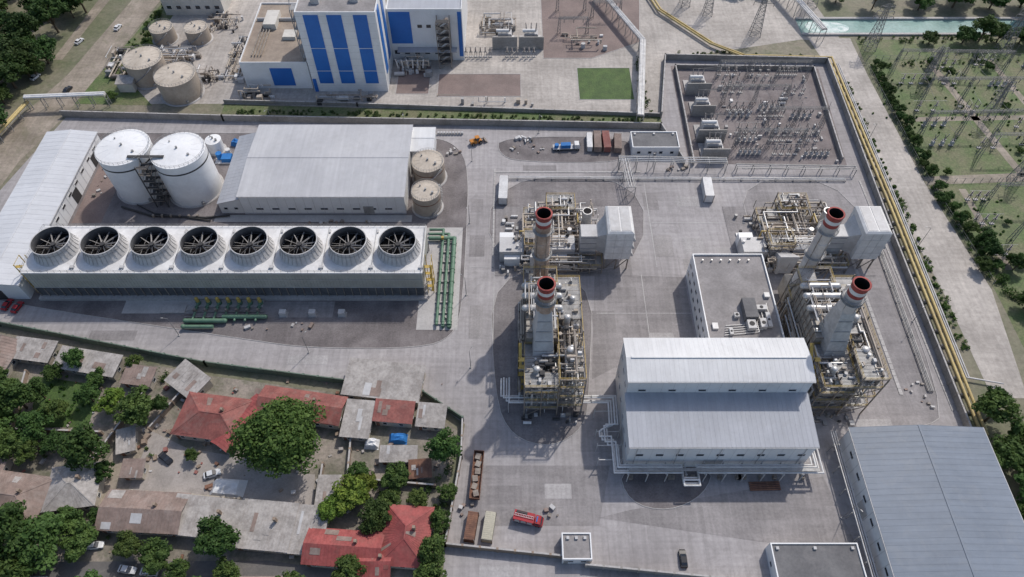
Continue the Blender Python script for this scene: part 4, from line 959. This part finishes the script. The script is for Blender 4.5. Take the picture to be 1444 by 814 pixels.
# ---------------------------------------------------------------- houses
HR=random.Random(55)
def house(name,cx,cy,w,d,h,kind,roofm,wallm=None,rot=0.,rise=1.6,chim=True):
    wallm=wallm or M_plaster
    b=MB(name,(cx,cy,0),math.radians(rot)); X0,X1,Y0,Y1=-w/2,w/2,-d/2,d/2; E=(X0,X1,Y0,Y1)
    b.p('walls',wallm); b.box(X0,X1,Y0,Y1,0,h-.13); o=.5; Z=h; T=h+rise
    A=(X0-o,Y0-o,Z);B=(X1+o,Y0-o,Z);C=(X1+o,Y1+o,Z);D=(X0-o,Y1+o,Z)
    def patch(f,n):
        q=[Vector(v) for v in f]; up=Vector((0,0,.06))
        for _ in range(n):
            u0=HR.uniform(.05,.8); u1=min(.97,u0+HR.uniform(.05,.2)); v0=HR.uniform(.0,.6); v1=min(.97,v0+HR.uniform(.2,.5))
            P=lambda u,v:(q[0].lerp(q[1],u)).lerp(q[3].lerp(q[2],u),v)+up
            pn,m=HR.choice([('patch_sheets',M_asb),('patch_sheets_grey',M_asb),('patch_sheets_brown',M_btile),('patch_sheets_pale',M_lgrey)]) if roofm not in (M_rtile,M_rtile2) else HR.choice([('patch_sheets_red',M_rtile),('patch_sheets_brown',M_btile)])
            up=up+Vector((0,0,.012)); b.p(pn,m); b.slab(P(u0,v0),P(u1,v0),P(u1,v1),P(u0,v1),.02)
    if kind=='hip':
        k=min(w,d)/2
        if w>=d: P=(X0+k,0,T);Q=(X1-k,0,T); fs=[(A,B,Q,P),(C,D,P,Q)]; tr=[(B,C,Q),(D,A,P)]
        else: P=(0,Y0+k,T);Q=(0,Y1-k,T); fs=[(B,C,Q,P),(D,A,P,Q)]; tr=[(A,B,P),(C,D,Q)]
        for f in fs: b.p('roof',roofm); b.add(f,[(0,1,2,3)]); b.p('roof_ribs',roofm); b.ribs(f[0],f[1],f[2],f[3],.9,.08,.06); patch(f,1)
        b.p('roof',roofm)
        for t in tr: b.add(t,[(0,1,2)])
        b.p('ridge_tiles',roofm)
        for a,c in ((P,Q),(A,P),(D,P) if w>=d else (B,P),(B,Q) if w>=d else (C,Q),(C,Q) if w>=d else (D,Q)): b.beam(a,c,.3,.15)
        b.p('soffit',wallm); b.box(X0-o,X1+o,Y0-o,Y1+o,Z-.12,Z-.01)
    elif kind=='gable':
        fs=[(A,B,(X1+o,0,T),(X0-o,0,T)),(C,D,(X0-o,0,T),(X1+o,0,T))] if w>=d else [(B,C,(0,Y1+o,T),(0,Y0-o,T)),(D,A,(0,Y0-o,T),(0,Y1+o,T))]
        for f in fs: b.p('roof',roofm); b.slab(*f,.1); b.p('roof_ribs',roofm); b.ribs(*f,.9,.08,.06); patch(f,2)
        b.p('gables',wallm)
        if w>=d:
            for X in (X0,X1): b.add([(X,Y0,Z-.13),(X,Y1,Z-.13),(X,0,T-.2)],[(0,1,2)])
        else:
            for Y in (Y0,Y1): b.add([(X0,Y,Z-.13),(X1,Y,Z-.13),(0,Y,T-.2)],[(0,1,2)])
    else:
        f=(A,B,(X1+o,Y1+o,Z+rise*.5),(X0-o,Y1+o,Z+rise*.5)); b.p('roof',roofm); b.slab(*f,.12); b.p('roof_ribs',roofm); b.ribs(*f,.8,.08,.06); patch(f,3)
        b.p('gables',wallm); b.hexa([(X0,Y0,Z-.128),(X1,Y0,Z-.128),(X1,Y1,Z-.128),(X0,Y1,Z-.128)],[(X0,Y0,Z-.125),(X1,Y0,Z-.125),(X1,Y1,Z+rise*.45-.12),(X0,Y1,Z+rise*.45-.12)])
    n=max(1,int(w/3.5)); wrow(b,E,'S',X0+.5,X1-.5,n,1.1,1.1,1.2); wrow(b,E,'N',X0+.5,X1-.5,n,1.1,1.1,1.2); wrow(b,E,'E',Y0+.5,Y1-.5,max(1,int(d/4)),1.1,1.,1.2)
    b.p('door',M_rust); b.box(X0+.3,X0+1.2,Y0-.08,Y0-.01,.02,2.1)
    if chim: b.p('chimney',M_mud); b.box(w*.15,w*.15+.7,.8,1.5,Z,T+1.)
    b.build()
H=house
H('red_roof_house',-81.5,86.5,18,12,3.6,'hip',M_rtile,rot=-8,rise=2.6)
H('red_roof_house',-58,90,23,8,3.6,'gable',M_rtile,rot=-9,rise=1.8)
H('red_roof_house',-73.5,85,16,5,3.4,'gable',M_rtile2,rot=58,rise=1.2,chim=False)
H('corrugated_shed',-36,97.5,21,10.5,4,'shed',M_asb,rot=-7,chim=False)
H('red_roof_house',-32.3,88,10,5.5,3.6,'shed',M_rtile,rot=-5,chim=False)
H('grey_shed',-42,86,7,10,3.2,'shed',M_asb,rot=-5,chim=False); H('grey_shed',-22,87,7,6,3.2,'shed',M_asb,rot=-5,chim=False)
H('tin_roof_house',-92.5,60.5,20,9.5,3.6,'gable',M_btile,rot=-3,rise=1.8)
H('grey_roof_house',-76,59,18,9,3.4,'shed',M_asb,rot=-6); H('grey_roof_house',-61,57,13,11,3.4,'shed',M_asb,rot=-5); H('grey_shed',-50.5,56,8,11,3.2,'shed',M_asb,rot=-4,chim=False)
H('red_roof_house',-41,51.5,18,8,3.5,'gable',M_rtile2,rot=-4,rise=2); H('red_roof_house',-26,54.5,11,14,3.6,'hip',M_rtile2,rot=-4,rise=2.6); H('red_roof_house',-33,48,7,6,3.3,'gable',M_rtile2)
H('brown_roof_house',-127,64,17,12,3.6,'hip',M_btile,rot=-8,rise=2.5); H('brown_roof_house',-112.5,67,12,11,3.6,'hip',M_asb,rot=8,rise=2.4); H('brown_roof_house',-139,70,12,10,3.4,'hip',M_btile)
H('brown_roof_house',-150,105.5,11,12,3.4,'gable',M_btile,rot=-8); H('grey_shed',-139.5,108,12,6,3.2,'shed',M_asb,rot=-8,chim=False); H('grey_shed',-122,104,18,6,3.2,'shed',M_asb,rot=-10,chim=False)
H('grey_shed',-91.5,98,10,7,3.4,'shed',M_asb,rot=-35,chim=False); H('brown_roof_house',-106,99.5,8,5,3.1,'shed',M_btile,rot=-8,chim=False)
H('grey_shed',-47,66,5,7,3,'shed',M_asb,chim=False); H('grey_shed',-68.5,92,6,4.5,3,'shed',M_btile,rot=-8,chim=False); H('grey_shed',-99,72,5,4,2.8,'shed',M_btile,chim=False)
H('grey_shed',-30,76,9,3.5,2.8,'shed',M_asb,chim=False); H('grey_roof_house',-120,40,18,9,3.4,'gable',M_asb); H('brown_roof_house',-60,40,16,9,3.4,'gable',M_btile); H('red_roof_house',-90,38,14,9,3.5,'hip',M_rtile)
H('grey_shed',-103.5,80,4,6,2.6,'shed',M_asb,rot=15,chim=False); H('grey_shed',-24,72,5,4,2.6,'shed',M_rust,rot=5,chim=False); H('brown_roof_house',-146,78,9,7,3.2,'shed',M_btile,rot=-6)
def tarp(x,y,w,d,m,name='tarpaulin_cover'):
    b=MB(name,(x,y,0),R.uniform(-.3,.3)); b.p('cover',m); n=7; vs=[];fs=[]
    for i in range(n):
        for j in range(n):
            e=min(i,j,n-1-i,n-1-j); vs.append(((i/(n-1)-.5)*w,(j/(n-1)-.5)*d,.05 if e==0 else 1.4+R.uniform(-.3,.4)+.3*e))
    for i in range(n-1):
        for j in range(n-1): a=i*n+j; fs.append((a,a+n,a+n+1,a+1))
    b.add(vs,fs); b.build()
tarp(-74,67.5,9,5.5,M_tarp); tarp(-31,81.5,5,3,M_bluec); tarp(-38,80,4,3,M_tarp); tarp(-102,199,3.5,3,M_bluec,'covered_equipment')
b=MB('yard_clutter'); rr=random.Random(77)
for _ in range(260):
    x=rr.uniform(-150,-20); y=rr.uniform(50,100); s=rr.uniform(.3,1.2)
    b.p(*rr.choice([('crates',M_btile),('boards',M_asb),('sheets',M_rust),('bins',M_lgrey),('tiles',M_rtile),('timber',M_mud)])); b.obox(x,y,.05,.05+s*rr.uniform(.4,1.1),s,s*rr.uniform(.6,2),rr.uniform(0,3))
b.build()
b=MB('site_materials'); rr=random.Random(78)
for x,y,w,d,n in ((-140,150,8,6,10),(-145,180,4,16,16),(-60,160,30,2,10),(-22,195,6,5,8),(10,62,8,3,4),(115,95,6,8,10),(-12,62,4,3,4),(80,90,4,4,8),(5,196,14,4,12),(58,186,10,2,8),(70,104,5,3,6),(-20,120,3,3,4),(-70,118,20,3,8)):
    for _ in range(n):
        s=rr.uniform(.3,1.0); b.p(*rr.choice([('pallets',M_btile),('blocks',M_kerb),('cases',M_steel2),('boxes',M_lgrey)])); b.obox(x+rr.uniform(-w/2,w/2),y+rr.uniform(-d/2,d/2),.06,.06+s*rr.uniform(.5,1.2),s,s*rr.uniform(.6,2),rr.uniform(0,3))
b.build()

# ---------------------------------------------------------------- vehicles
def wheels(b,xs,hw,r=.35,w=.25):
    for x in xs:
        for s in (-1,1):
            b.p('wheels',M_tyre); b.cyl((x,s*(hw-w),r),(x,s*hw,r),r,n=14); b.p('hubs',M_steel); b.cyl((x,s*hw,r),(x,s*(hw+.02),r),r*.5,n=10)
def loft(b,secs):
    vs=[];fs=[]
    for x,hw,z0,z1 in secs: vs+=[(x,-hw,z0),(x,hw,z0),(x,hw*.93,z1),(x,-hw*.93,z1)]
    for i in range(len(secs)-1):
        a=i*4
        for k in range(4): fs.append((a+k,a+(k+1)%4,a+4+(k+1)%4,a+4+k))
    n=len(secs)*4; fs+= [(3,2,1,0),(n-4,n-3,n-2,n-1)]; b.add(vs,fs)
def car(x,y,rot,m,name='parked_car'):
    b=MB(name,(x,y,.05),math.radians(rot)); b.p('body',m); loft(b,[(-2.2,.75,.35,.8),(-2.05,.88,.25,.95),(-1.2,.9,.25,1.0),(.7,.9,.25,.98),(1.9,.86,.25,.85),(2.2,.72,.35,.65)])
    b.p('cabin_glass',M_glass); loft(b,[(-1.75,.72,.95,1.),(-1.2,.76,.95,1.4),(.3,.76,.95,1.42),(1.05,.72,.95,1.)])
    b.p('roof',m); loft(b,[(-1.15,.71,1.41,1.46),(.25,.71,1.43,1.48)])
    b.p('lights',M_wpaint); b.box(2.1,2.2,-.65,-.35,.5,.65); b.box(2.1,2.2,.35,.65,.5,.65); b.p('tail_lights',M_red); b.box(-2.24,-2.15,-.7,-.45,.6,.75); b.box(-2.24,-2.15,.45,.7,.6,.75)
    wheels(b,(-1.35,1.35),.9); b.build()
car(42,49.8,90,M_carblack); car(-103.5,53,5,M_carwhite); car(-93.5,47.2,-8,M_carwhite); car(-88,46.6,-4,M_carwhite); car(-92.5,75.8,-35,M_carblack)
car(-156,126,80,M_vred); car(-152.5,125,75,M_vred); car(-195,200,60,M_carwhite); car(-192,238,70,M_carwhite); car(-183,262,70,M_carwhite); car(-206,262,80,M_carwhite); car(-176,230,75,M_carblack); car(-170,272,80,M_carwhite); car(-79,71.5,20,M_carwhite)
def fire_truck(x,y,rot):
    b=MB('fire_truck',(x,y,.05),math.radians(rot)); b.p('chassis',M_dark); b.box(-3.7,3.6,-.9,.9,.5,.85)
    b.p('cab',M_vred); loft(b,[(1.7,1.2,.8,2.7),(2.9,1.2,.8,2.7),(3.5,1.15,.8,1.9),(3.75,1.1,.6,1.5)])
    b.p('body',M_vred); b.box(-3.8,1.5,-1.22,1.22,.85,2.6); b.p('windshield',M_glass); b.add([(3.0,-1.05,2.55),(3.0,1.05,2.55),(3.49,1.05,1.95),(3.49,-1.05,1.95)],[(0,1,2,3)])
    b.box(1.9,2.8,-1.225,-1.2,1.7,2.4); b.box(1.9,2.8,1.2,1.225,1.7,2.4)
    b.p('shutters',M_lgrey)
    for i in range(3): 
        for s in (-1,1): b.box(-3.4+i*1.6,-2.1+i*1.6,s*1.225-.02,s*1.225+.02,1.1,2.3)
    b.p('roof_ladder',M_lgrey)
    for s in (-.3,.3): b.beam((-3.6,s,2.85),(1.3,s,2.85),.1)
    for i in range(12): b.beam((-3.5+i*.42,-.3,2.85),(-3.5+i*.42,.3,2.85),.07)
    b.p('roof_lockers',M_dark); b.box(-3.3,-.5,.6,1.1,2.6,2.85); b.p('stripe',M_wpaint); b.box(-3.8,1.5,-1.24,-1.221,.95,1.06); b.p('beacon',M_bluec); b.box(2.,2.3,-.7,.7,2.7,2.9)
    wheels(b,(-2.3,2.5),1.2,.5,.35); b.build()
fire_truck(4.2,59.3,-14)
def container(x,y,l,w,h,rot,m,name='shipping_container'):
    b=MB(name,(x,y,.05),math.radians(rot)); b.p('box',m); b.box(-l/2,l/2,-w/2,w/2,.1,h); b.p('corrugation',m)
    n=int(l/.5)
    for i in range(n):
        xx=-l/2+.25+i*l/n
        for s in (-1,1): b.box(xx-.08,xx+.08,s*w/2-.05,s*w/2+.05,.3,h-.2)
        b.box(xx-.08,xx+.08,-w/2+.1,w/2-.1,h+.002,h+.05)
    b.p('corner_posts',M_steel2)
    for sx in (-1,1):
        for sy in (-1,1): b.box(sx*l/2-.1,sx*l/2+.1,sy*w/2-.1,sy*w/2+.1,0,h+.08)
    b.build()
container(-10.2,57.3,7,2.6,2.6,82,M_rust); container(-5.8,57.3,7,2.6,2.6,82,M_beige)
container(31.5,199,9,2.6,2.6,88,M_btile); container(34.8,199,9,2.6,2.6,91,M_rtile); container(38.9,198,8,2.6,2.6,86,M_btile); container(28.6,199,8,2.,2.2,88,M_wpaint,'site_cabin')
container(-3,174,11,3,3.2,88,M_wpaint,'site_cabin'); container(68,174,9,3,3.4,88,M_wpaint,'site_cabin')
b=MB('rusty_trailer',(-9.2,70.8,.05),math.radians(86)); b.p('bed',M_rust); b.box(-6.5,6.5,-1.3,1.3,1.,1.2); b.p('sides',M_rust)
for s in (-1,1): b.box(-6.5,6.5,s*1.3-.06,s*1.3+.06,1.2,2.2)
b.box(-6.5,-6.4,-1.3,1.3,1.2,2.2); b.box(6.4,6.5,-1.3,1.3,1.2,2.4); b.p('load',M_steel2)
for i in range(6): b.obox(-5+i*2,R.uniform(-.4,.4),1.2,1.2+R.uniform(.3,.9),1.6,1.4,R.uniform(-.3,.3))
wheels(b,(-5,-3.9,4.5),1.3,.5,.3); b.build()
b=MB('flatbed_truck',(20,196.5,.05),0.05); b.p('chassis',M_dark); b.box(-5,5,-.9,.9,.5,.9); b.p('deck',M_lgrey); b.box(-5,2.6,-1.3,1.3,.9,1.1); b.p('cab',M_wpaint); loft(b,[(2.9,1.2,.8,2.7),(4.5,1.2,.8,2.7),(5.,1.1,.8,1.8)])
b.p('load',M_bluec); b.box(-2,1.5,-.9,.9,1.1,2.4); b.cyl((-3.6,0,1.1),(-3.6,0,2.3),.8,n=12); b.p('windshield',M_glass); b.add([(4.55,-1,2.6),(4.55,1,2.6),(5.02,1,1.85),(5.02,-1,1.85)],[(0,1,2,3)]); wheels(b,(-3.8,-2.6,3.9),1.2,.5,.3); b.build()
b=MB('wheel_loader',(-13,199.5,.05),.4); b.p('body',M_orange); b.box(-2.6,-.2,-.9,.9,.8,1.9); b.box(.3,1.8,-.7,.7,.7,1.3); b.p('cab',M_glass); b.box(-.5,.8,-.7,.7,1.6,2.9); b.p('cab_roof',M_orange); b.box(-.6,.9,-.8,.8,2.9,3.05)
b.p('arms',M_dark); b.beam((1,-.6,1.4),(3,-.6,.7),.2); b.beam((1,.6,1.4),(3,.6,.7),.2); b.p('bucket',M_steel2); b.hexa([(2.8,-1.2,.2),(3.9,-1.2,.1),(3.9,1.2,.1),(2.8,1.2,.2)],[(2.9,-1.2,1.2),(3.1,-1.2,1.1),(3.1,1.2,1.1),(2.9,1.2,1.2)]); wheels(b,(-1.7,1.2),1.1,.65,.4); b.build()
b=MB('barrel_row',(-23,204.4,.05)); b.p('barrels',M_lgrey)
for i in range(9): b.cyl((-4.5+i*1.1,0,0),(-4.5+i*1.1,0,1.1),.45,n=12); b.cyl((-4.5+i*1.1,0,.5),(-4.5+i*1.1,0,.56),.48,n=12)
b.build()
b=MB('material_pile',(4.5,201,.04)); rr=random.Random(9)
for i in range(14): b.p(*rr.choice([('blocks',M_wpaint),('drums',M_dark),('planks',M_lgrey)])); b.obox(rr.uniform(-3,3),rr.uniform(-1.4,1.4),0,rr.uniform(.4,1.3),rr.uniform(.5,1.8),rr.uniform(.4,1.2),rr.uniform(0,3))
b.build()
b=MB('pipe_stack',(66,67.2,.04)); b.p('pipes',M_rust)
for i in range(5): b.cyl((-4,i*.5,.25),(4,i*.5+.2,.25),.22,n=8)
b.build()
def lamp(x,y,rot=0):
    b=MB('street_lamp',(x,y,0),rot); b.p('pole',M_gsteel); b.cyl((0,0,0),(0,0,9),.11,.06,8); b.beam((0,0,9),(1.6,0,9.3),.07); b.p('head',M_steel); b.box(1.3,1.95,-.14,.14,9.2,9.33); b.p('base',M_kerb); b.box(-.3,.3,-.3,.3,0,.3); b.build()
for x,y in ((-14.5,190),(-14.3,160),(-14.3,130),(-12,104),(-60,109),(-100,115),(48,184),(84,60),(-40,206),(-90,208),(10,205),(122,120),(122,150),(132,200),(134,150)): lamp(x,y,R.uniform(0,6))

# ---------------------------------------------------------------- trees
tree(-60,78,11,(.85,1.05,.8),TBIG)
T=[(-102,88,5.4),(-111,76,6.4),(-17.8,76,5),(-30,69.5,4),(-71.6,53,6),(-113,52,7),(-121,54,7),(-105.5,53,5),(-117,46,6),(-128,50,6),(-86,49.6,4.6),(-93.6,52,3.8),(-129,83,5.5),(-136,91,5.5),(-143,84,6),(-148,92,5),(-125,104,3.5),(-118,93,3.5),
(-19,50.5,4.3),(-19.5,45,4.5),(-39,45,4.6),(-80,46,3.5),(-68,46,3.5),(-122,79,4),(-141,95,4),(-131,101,3),(-16.5,66,2.6),(-106,71,3),(-144,58,6),(-136,48,6),(-100,41,5),(-52,42,4),(-75,40,5),
(-134,78,5),(-140,88,5),(-146,98,4),(-132,94,3.6),(-125,88,3.6),(-150,86,6),(-137,62,4),(-131,55,6),(-104,60,2.8),(-118,99,3),(-109,104,2.6),(-97,90,2.8),(-85,76,2),(-24,64,3),(-40,71,3),(-152,94,5),(-138,82,5.5),(-147,90,5),(-128,76,3.5),(-126,49,6),(-110,58,4),(-18,58,3),(-31,64,3.5)]
for x,y,r in T: tree(x,y,r,(.9,1.02,.85))
for x,y,r in ((-41,64.5,5.5),(-38,67,4),(-45,61,4),(-110.5,91,4.2),(-112,60,2)): tree(x,y,r,(1.8,1.65,.9))
tree(-34,59,4.6,(.8,.95,.8))
for x,y,r in ((131,87,6),(129.5,75,6),(136,80,5),(133,66,6),(142,70,6),(150,80,6),(140,58,6),(128,60,3.5),(150,92,4),(134,92,3.5),(137,72,5),(145,76,5),(130,52,5)): tree(x,y,r,(.8,1.,.8))
for i in range(120):
    x=R.uniform(-262,-188); y=R.uniform(196,330)
    if x< -187-(max(0,262-y))*.08: tree(x,y,R.uniform(5,8),(.6,.72,.62))
for i in range(20): tree(R.uniform(-225,-199),R.uniform(130,200),R.uniform(4,7),(.7,.85,.7))
for i in range(9): tree(R.uniform(-157,-151)-.15*i,225+i*8,R.uniform(1.5,2.6),(.8,.95,.75))
for x,y,r in ((190,261,5),(198,263,6),(205,262,5),(214,261,5),(176,261,4),(222,263,6),(180,286,6),(196,288,7),(212,287,6),(226,288,7),(160,287,5),(145,292,5),(115,300,5),(102,300,5),(170,296,6),(188,298,7),(205,298,7),(220,300,7),(150,140,3),(155,146,4),(161,140,3),(156,152,3),(150,160,2.5),(148,170,2.5),(158,125,4),(165,120,4),(172,128,4)): tree(x,y,r,(.7,.88,.7))
for i in range(18): tree(148.3+R.uniform(-.8,1.4),246-i*3.7,R.uniform(1.4,2.6),(.65,.82,.65))
for i in range(20): tree(R.uniform(150,218),R.uniform(140,250),R.uniform(1.2,2.4),(.7,.9,.65))
for i in range(9): tree(149.5+i*.9+R.uniform(-1,1),176-i*5,R.uniform(1.6,2.8),(.7,.88,.65))
for i in range(24): tree(R.uniform(225,330),R.uniform(120,340),R.uniform(5,8),(.7,.88,.7))
for i in range(30): tree(R.uniform(-170,260),R.uniform(345,400),R.uniform(5,8),(.8,.95,.8))
for i in range(26): tree(R.uniform(-230,-158),R.uniform(30,112),R.uniform(4,7),(.85,1,.85))
shrubs('hedge',[(-108,217),(-60,216),(50,211.5)],2.4,1.4,1.3,seed=1)
shrubs('hedge',[(52,250),(52.5,215)],2.6,2,1.2,seed=2)
shrubs('roadside_scrub',[(133.2,235),(133,190),(134,150),(134,110)],3.4,1.6,1.3,c=(1.,1.15,.85),seed=3)
shrubs('roadside_scrub',[(148,246),(149,182)],3.2,2.8,1.3,c=(.75,.9,.75),seed=4)
shrubs('roadside_scrub',[(149,178),(153,140),(160,120)],4,2.5,1.2,c=(.8,.95,.75),seed=5)
shrubs('roadside_scrub',[(-152,226),(-160,260),(-152,300)],6,1.3,.5,c=(1.,1.1,.9),seed=6)
shrubs('roadside_scrub',[(68,254),(90,254.),(128,251)],2,1.4,.8,seed=7)
shrubs('yard_shrubs',[(-150,110),(-120,104),(-90,99)],3,2.5,.8,seed=8); shrubs('yard_shrubs',[(-150,78),(-118,80)],8,2,.5,seed=9)
shrubs('yard_shrubs',[(-45,72),(-22,66)],5,2.4,.6,c=(.8,.9,.8),seed=10); shrubs('yard_shrubs',[(-17,84),(-19,54)],3,2.4,.9,seed=11)
shrubs('vegetable_rows',[(-134,99),(-120,87)],11,.8,.5,c=(1.,1.3,.85),seed=12); shrubs('yard_shrubs',[(150,246),(225,250)],3,2,.6,c=(.8,.95,.75),seed=13)
shrubs('canal_scrub',[(146,263),(230,265)],4,2,.7,seed=14); shrubs('grass_tufts',[(150,235),(225,190)],44,.8,.12,c=(.9,1.15,.75),seed=15); shrubs('grass_tufts',[(156,170),(200,140)],26,.8,.12,c=(.9,1.15,.75),seed=16)
shrubs('yard_shrubs',[(-104,96),(-96,72)],2,1.6,.5,seed=17); shrubs('yard_shrubs',[(-118,70),(-100,54)],5,1.8,.3,seed=18)

# ---------------------------------------------------------------- light, camera
w=bpy.data.worlds.new('World'); sc.world=w; w.use_nodes=True; nt=w.node_tree
sky=nt.nodes.new('ShaderNodeTexSky'); sky.sky_type='NISHITA'; sky.sun_disc=False; sky.sun_elevation=math.radians(50); sky.sun_rotation=math.radians(35); sky.dust_density=2.; sky.air_density=1.
bg=nt.nodes['Background']; bg.inputs['Strength'].default_value=.15; nt.links.new(sky.outputs[0],bg.inputs['Color'])
ld=bpy.data.lights.new('sun','SUN'); ld.energy=2.9; ld.angle=math.radians(1.); ld.color=(1,.955,.89); lo=bpy.data.objects.new('sun',ld); col.objects.link(lo)
el=math.radians(50); az=math.radians(35); d=Vector((-math.sin(az)*math.cos(el),-math.cos(az)*math.cos(el),-math.sin(el))); lo.rotation_euler=d.to_track_quat('-Z','Y').to_euler()
cd=bpy.data.cameras.new('camera'); cam=bpy.data.objects.new('camera',cd); col.objects.link(cam); cam.location=(0,0,180); cam.rotation_euler=(math.radians(36.37),0,0)
cd.sensor_width=36; cd.lens=24.93; cd.clip_end=6000; cd.clip_start=1; sc.camera=cam
sc.view_settings.view_transform='Standard'; sc.view_settings.look='None'; sc.view_settings.exposure=0
